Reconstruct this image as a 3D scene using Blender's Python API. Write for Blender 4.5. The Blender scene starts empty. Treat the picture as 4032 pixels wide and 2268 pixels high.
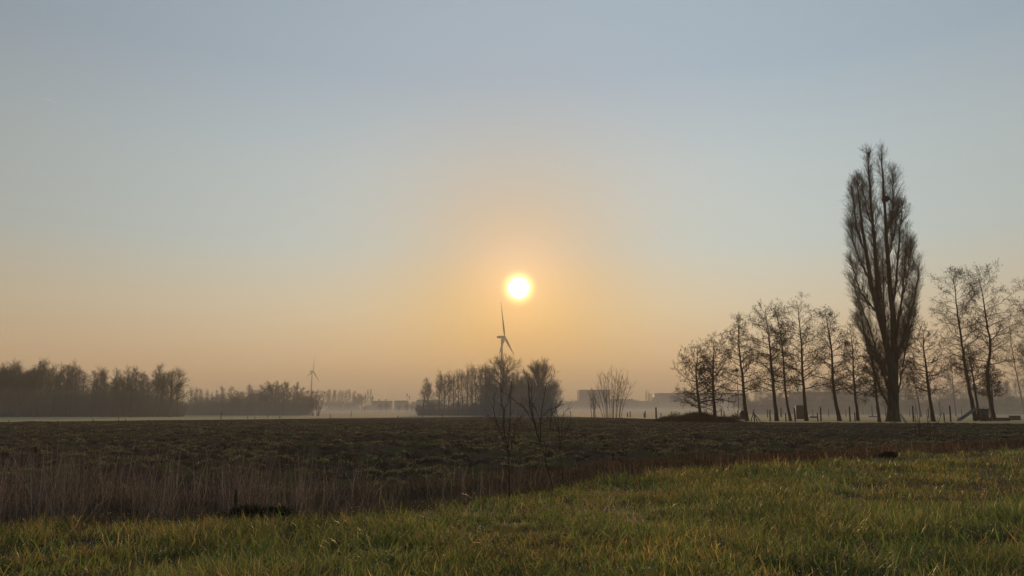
import bpy, math, random
import numpy as np
from mathutils import Vector

scene = bpy.context.scene
COL = scene.collection
R = math.radians

# ------------------------------------------------------------------ camera
F, CX, CY, HORIZON = 2912.0, 2016.0, 1134.0, 1602.0
PITCH = math.atan((HORIZON - CY) / F)
EYE = 1.6
cam_d = bpy.data.cameras.new("camera")
cam_d.sensor_width = 36.0
cam_d.lens = 26.0
cam_d.clip_start = 0.1
cam_d.clip_end = 40000
cam = bpy.data.objects.new("camera", cam_d)
COL.objects.link(cam)
cam.location = (0, 0, EYE)
cam.rotation_euler = (R(90) + PITCH, 0, 0)
scene.camera = cam

# ------------------------------------------------------------------ light
SUN_EL = PITCH
SUN_AZ = math.atan((2043 - CX) / F)                      # to the right of +Y
SUN_DIR = Vector((math.sin(SUN_AZ) * math.cos(SUN_EL), math.cos(SUN_AZ) * math.cos(SUN_EL), math.sin(SUN_EL)))
sun_d = bpy.data.lights.new("sun", 'SUN')
sun_d.energy = 3.3
sun_d.angle = R(1.5)
sun_d.color = (1.0, 0.57, 0.245)
sun = bpy.data.objects.new("sun", sun_d)
COL.objects.link(sun)
sun.rotation_euler = SUN_DIR.to_track_quat('Z', 'Y').to_euler()

world = bpy.data.worlds.new("World")
scene.world = world
world.use_nodes = True
wt = world.node_tree
wt.nodes.clear()
def wn(t, **kw):
    n = wt.nodes.new(t)
    for k, v in kw.items():
        setattr(n, k, v)
    return n
wl = wt.links.new
w_out = wn('ShaderNodeOutputWorld')
w_bg = wn('ShaderNodeBackground')
wl(w_bg.outputs[0], w_out.inputs['Surface'])
w_sky = wn('ShaderNodeTexSky', sky_type='NISHITA')
w_sky.sun_disc = False
w_sky.sun_elevation = SUN_EL
w_sky.sun_rotation = SUN_AZ
w_sky.dust_density = 3.0
w_sky.air_density = 1.0
w_sky.ozone_density = 1.5
w_tc = wn('ShaderNodeTexCoord')
w_sep = wn('ShaderNodeSeparateXYZ')
wl(w_tc.outputs['Generated'], w_sep.inputs[0])
def wmath(op, a, b=None, clamp=False):
    n = wn('ShaderNodeMath', operation=op)
    n.use_clamp = clamp
    for i, v in enumerate((a, b)):
        if v is None: continue
        if isinstance(v, (int, float)): n.inputs[i].default_value = v
        else: wl(v, n.inputs[i])
    return n.outputs[0]
# hazy dawn colours by height above the horizon
w_el = wmath('ARCSINE', w_sep.outputs['Z'])
w_eln = wmath('DIVIDE', w_el, R(60), clamp=True)
w_ramp = wn('ShaderNodeValToRGB')
SKY = [(0, (1.05, 0.64, 0.26)), (3, (0.99, 0.76, 0.475)), (7, (0.87, 0.84, 0.64)), (12, (0.615, 0.795, 0.815)),
       (18, (0.559, 0.7225, 0.7845)), (25, (0.4273, 0.5947, 0.7386)), (33, (0.4359, 0.5846, 0.7099)), (60, (0.2615, 0.38, 0.532))]
while len(w_ramp.color_ramp.elements) < len(SKY):
    w_ramp.color_ramp.elements.new(0.5)
for e, (deg, c) in zip(w_ramp.color_ramp.elements, SKY):
    e.position = deg / 60.0
    e.color = (c[0] / 4, c[1] / 4, c[2] / 4, 1)
wl(w_eln, w_ramp.inputs[0])
# angle from the sun: aureole, and the disc itself
w_dot = wn('ShaderNodeVectorMath', operation='DOT_PRODUCT')
wl(w_tc.outputs['Generated'], w_dot.inputs[0])
w_dot.inputs[1].default_value = SUN_DIR
w_ang = wmath('ARCCOSINE', w_dot.outputs['Value'])
def glow(width_deg, power):
    a = wmath('DIVIDE', w_ang, R(width_deg))
    a = wmath('POWER', a, power)
    a = wmath('MULTIPLY', a, -1.0)
    return wmath('EXPONENT', a)
def wcol(fac, c):
    n = wn('ShaderNodeVectorMath', operation='SCALE')
    n.inputs[0].default_value = c
    wl(fac, n.inputs['Scale'])
    return n.outputs[0]
def wadd(a, b):
    n = wn('ShaderNodeVectorMath', operation='ADD')
    wl(a, n.inputs[0]); wl(b, n.inputs[1])
    return n.outputs[0]
# the sky away from the sun is dimmer
w_side = wn('ShaderNodeMapRange')
w_side.inputs['From Min'].default_value = 0.0
w_side.inputs['From Max'].default_value = R(60)
w_side.inputs['To Min'].default_value = 4.0
w_side.inputs['To Max'].default_value = 1.6
wl(w_ang, w_side.inputs['Value'])
w_fac = wmath('MULTIPLY', w_side.outputs[0], wmath('ADD', wmath('MULTIPLY', w_sep.outputs['X'], 0.18), 1.0))
w_base = wn('ShaderNodeVectorMath', operation='SCALE')
wl(w_ramp.outputs[0], w_base.inputs[0])
wl(w_fac, w_base.inputs['Scale'])
w_ns = wn('ShaderNodeVectorMath', operation='SCALE')
wl(w_sky.outputs[0], w_ns.inputs[0])
w_ns.inputs['Scale'].default_value = 0.002
acc = wadd(w_base.outputs[0], w_ns.outputs[0])
acc = wadd(acc, wcol(glow(9.0, 1.5), (0.045, -0.3571, -0.6187)))
acc = wadd(acc, wcol(glow(3.6, 1.5), (0.58, 0.365, 0.27)))
acc = wadd(acc, wcol(glow(1.08, 4.0), (1.2, 1.5, 0.4)))
acc = wadd(acc, wcol(glow(0.74, 8.0), (9.0, 9.0, 8.0)))
wl(acc, w_bg.inputs['Color'])
w_bg.inputs['Strength'].default_value = 1.0

scene.view_settings.view_transform = 'Standard'
scene.view_settings.look = 'None'
scene.view_settings.gamma = 1.0
scene.view_settings.exposure = 0.0
scene.render.engine = 'CYCLES'
scene.cycles.use_denoising = True
scene.cycles.sampling_pattern = 'BLUE_NOISE'
scene.cycles.max_bounces = 6
scene.cycles.volume_bounces = 1
scene.cycles.transparent_max_bounces = 8
scene.cycles.sample_clamp_indirect = 3.0

# ------------------------------------------------------------------ helpers
def tag(o, label=None, cat=None, group=None, kind=None):
    if label: o['label'] = label
    if cat: o['category'] = cat
    if group: o['group'] = group
    if kind: o['kind'] = kind
    return o

def mesh_obj(name, verts, faces_list, mat, parent=None, smooth=False, colors=None, loc=None):
    """faces_list: list of (n,k) int arrays"""
    me = bpy.data.meshes.new(name)
    verts = np.asarray(verts, dtype=np.float32)
    loops = np.concatenate([f.reshape(-1) for f in faces_list]).astype(np.int32)
    tot = np.concatenate([np.full(len(f), f.shape[1], dtype=np.int32) for f in faces_list])
    start = np.concatenate([[0], np.cumsum(tot)[:-1]]).astype(np.int32)
    me.vertices.add(len(verts)); me.vertices.foreach_set('co', verts.reshape(-1))
    me.loops.add(len(loops)); me.loops.foreach_set('vertex_index', loops)
    me.polygons.add(len(tot)); me.polygons.foreach_set('loop_start', start)
    me.polygons.foreach_set('loop_total', tot)
    if smooth: me.polygons.foreach_set('use_smooth', np.ones(len(tot), dtype=bool))
    if colors is not None:
        ca = me.color_attributes.new('tint', 'FLOAT_COLOR', 'POINT')
        c = np.ones((len(verts), 4), dtype=np.float32); c[:, :3] = colors
        ca.data.foreach_set('color', c.reshape(-1))
    me.update(calc_edges=True)
    me.validate()
    if mat: me.materials.append(mat)
    o = bpy.data.objects.new(name, me)
    COL.objects.link(o)
    if parent: o.parent = parent
    if loc is not None: o.location = loc
    return o

def empty(name, loc, rz=0.0):
    o = bpy.data.objects.new(name, None)
    o.empty_display_size = 0.3
    COL.objects.link(o)
    o.location = loc
    o.rotation_euler = (0, 0, rz)
    return o

def copy_tree(o, parent=None):
    c = o.copy(); COL.objects.link(c); c.parent = parent
    for ch in list(o.children): copy_tree(ch, c)
    return c

def hash2(ix, iy, seed):
    h = (ix.astype(np.int64) * 374761393 + iy.astype(np.int64) * 668265263 + seed * 982451653) & 0xffffffff
    h = ((h ^ (h >> 13)) * 1274126177) & 0xffffffff
    h = (h ^ (h >> 16)) & 0xffffff
    return h / float(0xffffff)
def vnoise(x, y, seed=0):
    ix = np.floor(x); iy = np.floor(y)
    fx = x - ix; fy = y - iy
    fx = fx * fx * (3 - 2 * fx); fy = fy * fy * (3 - 2 * fy)
    ix = ix.astype(np.int64); iy = iy.astype(np.int64)
    a = hash2(ix, iy, seed); b = hash2(ix + 1, iy, seed); c = hash2(ix, iy + 1, seed); d = hash2(ix + 1, iy + 1, seed)
    return (a * (1 - fx) + b * fx) * (1 - fy) + (c * (1 - fx) + d * fx) * fy
def fbm(x, y, octs=4, seed=0):
    s = 0; a = 0.5; t = 0
    for k in range(octs):
        s = s + a * vnoise(x * 2**k, y * 2**k, seed + k * 17); t += a; a *= 0.5
    return s / t

# ------------------------------------------------------------------ materials
def new_mat(name):
    m = bpy.data.materials.new(name); m.use_nodes = True
    m.node_tree.nodes.clear()
    return m, m.node_tree
def noise_mat(name, c1, c2, scale=3.0, rough=0.9, c3=None, scale3=0.2, spec=0.2, bump=0.0, detail=6.0, stretch=None, metallic=0.0, lo=0.35, hi=0.65, transl=0.0):
    m, t = new_mat(name); L = t.links.new
    out = t.nodes.new('ShaderNodeOutputMaterial'); b = t.nodes.new('ShaderNodeBsdfPrincipled')
    tc = t.nodes.new('ShaderNodeTexCoord')
    src = tc.outputs['Object']
    if stretch:
        mp = t.nodes.new('ShaderNodeMapping'); mp.inputs['Scale'].default_value = stretch
        L(src, mp.inputs[0]); src = mp.outputs[0]
    n = t.nodes.new('ShaderNodeTexNoise'); n.inputs['Scale'].default_value = scale; n.inputs['Detail'].default_value = detail
    L(src, n.inputs['Vector'])
    r = t.nodes.new('ShaderNodeValToRGB')
    r.color_ramp.elements[0].position = lo; r.color_ramp.elements[1].position = hi
    r.color_ramp.elements[0].color = (*c1, 1); r.color_ramp.elements[1].color = (*c2, 1)
    L(n.outputs['Fac'], r.inputs[0]); col = r.outputs[0]
    if c3:
        n3 = t.nodes.new('ShaderNodeTexNoise'); n3.inputs['Scale'].default_value = scale3; n3.inputs['Detail'].default_value = 5
        L(src, n3.inputs['Vector'])
        r3 = t.nodes.new('ShaderNodeMapRange'); r3.inputs['From Min'].default_value = 0.5; r3.inputs['From Max'].default_value = 0.62
        L(n3.outputs['Fac'], r3.inputs['Value'])
        mx = t.nodes.new('ShaderNodeMix'); mx.data_type = 'RGBA'
        L(r3.outputs[0], mx.inputs['Factor']); L(col, mx.inputs['A']); mx.inputs['B'].default_value = (*c3, 1)
        col = mx.outputs['Result']
    L(col, b.inputs['Base Color'])
    b.inputs['Roughness'].default_value = rough; b.inputs['Specular IOR Level'].default_value = spec
    b.inputs['Metallic'].default_value = metallic
    if bump:
        bp = t.nodes.new('ShaderNodeBump'); bp.inputs['Strength'].default_value = bump
        L(n.outputs['Fac'], bp.inputs['Height']); L(bp.outputs[0], b.inputs['Normal'])
    sh = b.outputs[0]
    if transl:
        tr = t.nodes.new('ShaderNodeBsdfTranslucent'); L(col, tr.inputs['Color'])
        ms = t.nodes.new('ShaderNodeMixShader'); ms.inputs[0].default_value = transl
        L(sh, ms.inputs[1]); L(tr.outputs[0], ms.inputs[2]); sh = ms.outputs[0]
    L(sh, out.inputs['Surface'])
    return m
def blade_mat(name, transl=0.5, rough=0.45, spec=0.3):
    m, t = new_mat(name); L = t.links.new
    out = t.nodes.new('ShaderNodeOutputMaterial'); b = t.nodes.new('ShaderNodeBsdfPrincipled')
    a = t.nodes.new('ShaderNodeAttribute'); a.attribute_name = 'tint'
    L(a.outputs['Color'], b.inputs['Base Color'])
    b.inputs['Roughness'].default_value = rough; b.inputs['Specular IOR Level'].default_value = spec
    tr = t.nodes.new('ShaderNodeBsdfTranslucent'); L(a.outputs['Color'], tr.inputs['Color'])
    ms = t.nodes.new('ShaderNodeMixShader'); ms.inputs[0].default_value = transl
    L(b.outputs[0], ms.inputs[1]); L(tr.outputs[0], ms.inputs[2]); L(ms.outputs[0], out.inputs['Surface'])
    return m

M = {
 'meadow': noise_mat('meadow_soil', (0.022, 0.018, 0.010), (0.045, 0.042, 0.018), 6.0, c3=(0.05, 0.035, 0.018), scale3=1.2),
 'ditch': noise_mat('ditch_bank', (0.026, 0.019, 0.014), (0.085, 0.062, 0.043), 3.0, c3=(0.060, 0.066, 0.026), scale3=0.9),
 'field': noise_mat('ploughed_soil', (0.032, 0.023, 0.017), (0.115, 0.083, 0.061), 2.2, c3=(0.090, 0.086, 0.040), scale3=0.35, detail=8, bump=0.5, rough=1.0, spec=0.0),
 'pasture': noise_mat('frosted_pasture', (0.27, 0.25, 0.12), (0.40, 0.36, 0.20), 0.06, c3=(0.30, 0.25, 0.14), scale3=0.03, stretch=(0.25, 1, 1), detail=8),
 'bark': noise_mat('alder_bark', (0.030, 0.022, 0.015), (0.065, 0.048, 0.034), 5.0, stretch=(1, 1, 0.3), bump=0.4),
 'pop_bark': noise_mat('poplar_bark', (0.025, 0.023, 0.017), (0.07, 0.065, 0.048), 3.0, stretch=(1, 1, 0.25), bump=0.6),
 'twig': noise_mat('alder_twigs', (0.040, 0.026, 0.016), (0.070, 0.046, 0.028), 1.0),
 'pop_twig': noise_mat('poplar_twigs', (0.050, 0.040, 0.026), (0.085, 0.068, 0.045), 1.0),
 'wood_twig': noise_mat('wood_twigs', (0.060, 0.055, 0.038), (0.10, 0.092, 0.064), 0.7),
 'green_twig': noise_mat('budding_twigs', (0.060, 0.066, 0.034), (0.10, 0.108, 0.055), 0.7),
 'wood_bark': noise_mat('wood_bark', (0.035, 0.030, 0.022), (0.07, 0.06, 0.045), 3.0, stretch=(1, 1, 0.3)),
 'shrub': noise_mat('shrub_stems', (0.045, 0.030, 0.018), (0.08, 0.055, 0.032), 2.0),
 'sapling': noise_mat('sapling_bark', (0.035, 0.022, 0.015), (0.07, 0.045, 0.03), 12.0),
 'post': noise_mat('weathered_post', (0.035, 0.028, 0.020), (0.085, 0.068, 0.05), 8.0, stretch=(1, 1, 0.2)),
 'white': noise_mat('turbine_paint', (0.13, 0.13, 0.13), (0.17, 0.17, 0.165), 0.3, rough=0.5),
 'clad': noise_mat('pale_cladding', (0.20, 0.215, 0.24), (0.25, 0.265, 0.29), 0.05, rough=0.6),
 'clad_trim': noise_mat('grey_trim', (0.10, 0.11, 0.12), (0.14, 0.15, 0.16), 0.3, rough=0.6),
 'brick': noise_mat('house_wall', (0.10, 0.08, 0.06), (0.16, 0.12, 0.09), 1.5),
 'tiles': noise_mat('roof_tiles', (0.05, 0.04, 0.035), (0.09, 0.07, 0.06), 1.5),
 'glass': noise_mat('window_glass', (0.04, 0.045, 0.05), (0.06, 0.065, 0.07), 0.5, rough=0.15, spec=0.5),
 'doorw': noise_mat('pale_door', (0.30, 0.29, 0.27), (0.38, 0.37, 0.35), 1.0),
 'steel': noise_mat('galvanised_steel', (0.14, 0.14, 0.14), (0.2, 0.2, 0.2), 1.0, rough=0.5, metallic=0.4),
 'blue': noise_mat('blue_plastic', (0.02, 0.05, 0.16), (0.03, 0.07, 0.22), 4.0, rough=0.5),
 'darkgreen': noise_mat('dark_green_paint', (0.03, 0.036, 0.03), (0.05, 0.058, 0.05), 2.0, rough=0.6),
 'plastic': noise_mat('grey_plastic', (0.10, 0.11, 0.13), (0.15, 0.16, 0.19), 2.0, rough=0.5),
 'nest': noise_mat('nest_twigs', (0.02, 0.015, 0.01), (0.045, 0.035, 0.022), 9.0),
  'blade': blade_mat('grass_blades', 0.6, 0.4, 0.3),
 'dry': blade_mat('dry_stalks', 0.25, 0.8, 0.1),
}

# ------------------------------------------------------------------ picture <-> place
SP, CP = math.sin(PITCH), math.cos(PITCH)
def ray(px, py):
    X = (px - CX) / F; U = (CY - py) / F
    return X, CP - SP * U, SP + CP * U
def at(px, py, Y):
    x, y, z = ray(px, py); t = Y / y
    return Vector((x * t, Y, EYE + z * t))
def zlow(y):
    """broad fall of the land away from the camera"""
    return np.interp(y, [-50, 8, 14, 60, 95, 170, 260], [0.0, 0.0, -0.10, -0.10, -0.12, -0.42, -0.5])
def gpt(px, py):
    x, y, z = ray(px, py); Y = 30.0
    for _ in range(30):
        Y = (EYE - float(zlow(Y))) * y / -z
    return Vector((x * Y / y, Y, float(zlow(Y))))
def curve(pts):
    """boundary traced on the ground: angle -> distance"""
    a = []
    for px, py in pts:
        p = gpt(px, py); a.append((math.atan2(p.x, p.y), math.hypot(p.x, p.y)))
    a.sort()
    th = np.array([q[0] for q in a]); rr = np.array([q[1] for q in a])
    return lambda t: np.exp(np.interp(t, th, np.log(rr)))
B1 = curve([(-600, 2150), (0, 2095), (700, 2082), (1300, 2052), (1700, 2005), (2000, 1965), (2350, 1915), (2700, 1870), (3100, 1838), (3400, 1815), (3700, 1790), (4032, 1772), (4500, 1750)])
B3 = curve([(-400, 1664), (0, 1662), (500, 1656), (1000, 1651), (1700, 1643), (2000, 1639), (2300, 1642), (2500, 1647), (2700, 1655), (2950, 1662), (3200, 1664), (3600, 1666), (4032, 1668), (4400, 1670)])
DITCH = 3.6
def b1n(th):
    r = B1(th)
    return r * (1 + 0.035 * (fbm(np.sin(th) * r * 0.9 + 50, np.cos(th) * r * 0.9, 3, 5) - 0.5) * 2)
def height(x, y):
    """true ground height at a place, all layers"""
    x = np.asarray(x, float); y = np.asarray(y, float)
    r = np.hypot(x, y); th = np.arctan2(x, y)
    z = zlow(np.where(y > 0, y, 0)) + 0.0
    rb = b1n(th); s = (r - rb) / DITCH
    dip = np.where((s > 0) & (s < 1), np.sin(np.clip(s, 0, 1) * np.pi) ** 1.2, 0)
    z = z - 0.22 * dip
    # tussocky ground in the meadow
    near = np.clip(1 - s * 2, 0, 1)
    z = z + np.where((s > 0) & (s < 1), 0.14 * np.sin(np.clip(s, 0, 1) * np.pi) * (fbm(x * 2.2, y * 2.2, 3, 61) - 0.5) * 2, 0)
    z = z + near * (0.10 * (fbm(x * 0.7, y * 0.7, 3, 11) - 0.5) + 0.035 * (fbm(x * 4, y * 4, 2, 12) - 0.5))
    # clods in the ploughed field
    r3 = B3(th)
    fm = np.clip((s - 0.8) * 1.5, 0, 1) * np.clip((r3 * 1.0 - r) / (0.02 * r3 + 0.5), 0, 1)
    n1 = 1 - np.abs(fbm(x * 0.95, y * 0.95, 2, 31) * 2 - 1) * 2
    n2 = fbm(x * 3.1, y * 3.1, 3, 33) - 0.5
    n4 = np.sqrt(np.abs(vnoise(x * 2.3 + 3, y * 2.3, 55) - 0.5) * 2) * (0.5 + fbm(x * 0.9, y * 0.9, 2, 56)) - 0.7
    n3 = fbm(x * 0.22, y * 0.22, 2, 35) - 0.5
    amp = np.interp(r, [14, 30, 60, 120], [1.35, 1.25, 0.9, 0.6])
    z = z + fm * (amp * (0.13 * n1 + 0.18 * n2 + 0.17 * n4) + 0.16 * n3 - 0.05)
    # pasture: faint swells
    z = z + np.clip((r - r3) / (0.1 * r3), 0, 1) * 0.06 * (fbm(x * 0.15, y * 0.15, 3, 41) - 0.5)
    return z
def gz(x, y): return float(height(np.array([x]), np.array([y]))[0])

# ------------------------------------------------------------------ ground sheets
TH = np.concatenate([np.linspace(-np.pi, -R(44), 40, endpoint=False), np.linspace(-R(44), R(44), 760), np.linspace(R(44), np.pi, 41)[1:]])
def sheet(name, r_in, r_out, rows, mat, label=None, th=TH, kind='structure', geo=True):
    r0 = r_in(th) if callable(r_in) else np.full(len(th), r_in)
    r1 = r_out(th) if callable(r_out) else np.full(len(th), r_out)
    k = np.linspace(0, 1, rows)[:, None]
    rr = np.exp(np.log(r0)[None] * (1 - k) + np.log(r1)[None] * k) if geo else r0[None] * (1 - k) + r1[None] * k
    x = rr * np.sin(th)[None]; y = rr * np.cos(th)[None]
    z = height(x, y)
    v = np.stack([x, y, z], -1).reshape(-1, 3)
    n = len(th)
    i = (np.arange(rows - 1)[:, None] * n + np.arange(n - 1)[None]).reshape(-1)
    f = np.stack([i, i + 1, i + 1 + n, i + n], -1)
    o = mesh_obj(name, v, [f], mat, smooth=True)
    return tag(o, label, None, None, kind)
sheet('meadow', 0.3, b1n, 150, M['meadow'], 'grass verge ground in front of the ditch')
sheet('ditch', b1n, lambda t: b1n(t) + DITCH, 36, M['ditch'], 'shallow overgrown ditch between grass verge and ploughed field', geo=False)
sheet('field', lambda t: b1n(t) + DITCH, B3, 560, M['field'], 'dark ploughed field with rough clods')
sheet('pasture', B3, 5200.0, 150, M['pasture'], 'pale misty pasture reaching to the horizon')

# ------------------------------------------------------------------ tubes (trunks, branches, twigs)
class Tubes:
    def __init__(s): s.V = []; s.F = []; s.n = 0
    def add(s, P, Rr, sides=3, cap=True):
        """P (K,N,3) centre lines, Rr (K,N) radii"""
        P = np.asarray(P, float); Rr = np.asarray(Rr, float)
        if P.ndim == 2: P = P[None]; Rr = Rr[None]
        K, N, _ = P.shape
        T = np.gradient(P, axis=1)
        T /= np.linalg.norm(T, axis=2, keepdims=True) + 1e-9
        mt = np.abs(T.mean(1)); ax = np.argmin(mt, 1)
        ref = np.eye(3)[ax][:, None, :]
        U = np.cross(T, np.broadcast_to(ref, T.shape)); U /= np.linalg.norm(U, axis=2, keepdims=True) + 1e-9
        W = np.cross(T, U)
        a = np.arange(sides) * 2 * np.pi / sides
        ring = U[:, :, None, :] * np.cos(a)[None, None, :, None] + W[:, :, None, :] * np.sin(a)[None, None, :, None]
        V = P[:, :, None, :] + ring * Rr[:, :, None, None]
        base = s.n + (np.arange(K) * N * sides)[:, None, None] + (np.arange(N - 1) * sides)[None, :, None]
        j = np.arange(sides)[None, None, :]; j2 = (j + 1) % sides
        f = np.stack([base + j, base + j2, base + sides + j2, base + sides + j], -1).reshape(-1, 4)
        s.V.append(V.reshape(-1, 3)); s.F.append(f); s.n += K * N * sides
    def blobs(s, P, size, rng, tall=1.0):
        """small lumps (cones, buds) at points"""
        K = len(P)
        d = np.array([[1, 0, 0], [0, 1, 0], [-1, 0, 0], [0, -1, 0], [0, 0, tall], [0, 0, -tall]], float)
        sc = size * rng.uniform(0.6, 1.4, (K, 1, 1))
        V = P[:, None, :] + d[None] * sc
        b = s.n + np.arange(K)[:, None] * 6
        tri = [[0, 1, 4], [1, 2, 4], [2, 3, 4], [3, 0, 4], [1, 0, 5], [2, 1, 5], [3, 2, 5], [0, 3, 5]]
        f = np.concatenate([b + np.array(t)[None] for t in tri])
        # as quads (repeat-free): keep triangles in own list
        s.T = getattr(s, 'T', []) + [f]
        s.V.append(V.reshape(-1, 3)); s.n += K * 6
    def build(s, name, mat, parent=None, off=(0, 0, 0), loc=None):
        V = np.concatenate(s.V) - np.array(off)
        fl = []
        if s.F: fl.append(np.concatenate(s.F))
        if getattr(s, 'T', None): fl.append(np.concatenate(s.T))
        return mesh_obj(name, V, fl, mat, parent, smooth=True, loc=loc)

def interp_lines(P, Rr, t):
    """points/tangents/radii at fractions t (K,n) along lines P (K,N,3)"""
    K, N, _ = P.shape
    u = t * (N - 1); i = np.clip(np.floor(u).astype(int), 0, N - 2); f = (u - i)[..., None]
    k = np.arange(K)[:, None]
    a = P[k, i]; b = P[k, i + 1]
    rr = Rr[k, i] * (1 - f[..., 0]) + Rr[k, i + 1] * f[..., 0]
    T = b - a; T /= np.linalg.norm(T, axis=-1, keepdims=True) + 1e-9
    return a * (1 - f) + b * f, T, rr

def kids(P, Rr, n, rng, t0, t1, length, angle, M_=4, up=0.2, wob=0.12, rmin=0.006, rratio=0.55, taper=0.25, env=None, thin=0.0):
    """grow n children on each parent line. length, angle: arrays/functions of t."""
    K = len(P)
    t = (np.arange(n)[None] + rng.uniform(0, 1, (K, n))) / n * (t1 - t0) + t0
    pos, T, rr = interp_lines(P, Rr, t)
    L = length(t) if callable(length) else np.full(t.shape, length)
    L = L * rng.uniform(0.65, 1.25, t.shape)
    A = angle(t) if callable(angle) else np.full(t.shape, angle)
    A = A + rng.normal(0, 0.14, t.shape)
    ph = rng.uniform(0, 2 * np.pi, (K, 1)) + np.arange(n)[None] * 2.3999 + rng.normal(0, 0.4, t.shape)
    ref = np.where((np.abs(T[..., 2:]) > 0.8), np.array([1.0, 0, 0]), np.array([0, 0, 1.0]))
    U = np.cross(T, ref); U /= np.linalg.norm(U, axis=-1, keepdims=True) + 1e-9
    W = np.cross(T, U)
    D = T * np.cos(A)[..., None] + (U * np.cos(ph)[..., None] + W * np.sin(ph)[..., None]) * np.sin(A)[..., None]
    pos = pos.reshape(-1, 3); D = D.reshape(-1, 3); L = L.reshape(-1); rr = rr.reshape(-1)
    if env is not None:      # branches reach out to an ellipsoidal crown surface
        cz, ex, ez = env
        sc = np.array([1 / ex, 1 / ex, 1 / ez]); o_ = (pos - np.array([0, 0, cz])) * sc; d_ = D * sc
        aa = (d_ ** 2).sum(1); bb = (o_ * d_).sum(1); cc_ = (o_ ** 2).sum(1) - 1
        disc = np.clip(bb * bb - aa * cc_, 0, None)
        L = np.clip((-bb + np.sqrt(disc)) / aa, 0.05 * ez, None) * rng.uniform(0.62, 1.04, L.shape)
    out = [pos]; step = (L / (M_ - 1))[:, None]
    for _ in range(M_ - 1):
        out.append(out[-1] + D * step)
        D = D + rng.normal(0, wob, D.shape) + np.array([0, 0, up])
        D /= np.linalg.norm(D, axis=1, keepdims=True)
    Pn = np.stack(out, 1)
    r0 = np.clip(rr * rratio, rmin, None)
    r0 = np.minimum(r0, np.maximum(rmin, L * 0.022))
    Rn = r0[:, None] * np.linspace(1, taper, M_)[None]
    Rn = np.maximum(Rn, rmin * 0.6)
    if thin:                 # short parents carry fewer children
        pl = np.linalg.norm(P[:, -1] - P[:, 0], axis=1); pl = np.repeat(pl / (np.percentile(pl, 80) + 1e-9), n)
        keep = rng.uniform(size=len(Pn)) < np.clip(pl, 0.08, 1) ** thin
        Pn, Rn = Pn[keep], Rn[keep]
    return Pn, Rn

def resample(pts, n):
    pts = np.array([list(p) for p in pts], float)
    # smooth catmull-ish resample
    d = np.concatenate([[0], np.cumsum(np.linalg.norm(np.diff(pts, axis=0), axis=1))])
    u = np.linspace(0, d[-1], n)
    q = np.stack([np.interp(u, d, pts[:, k]) for k in range(3)], 1)
    for _ in range(2):
        q[1:-1] = 0.25 * q[:-2] + 0.5 * q[1:-1] + 0.25 * q[2:]
    return q

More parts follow.
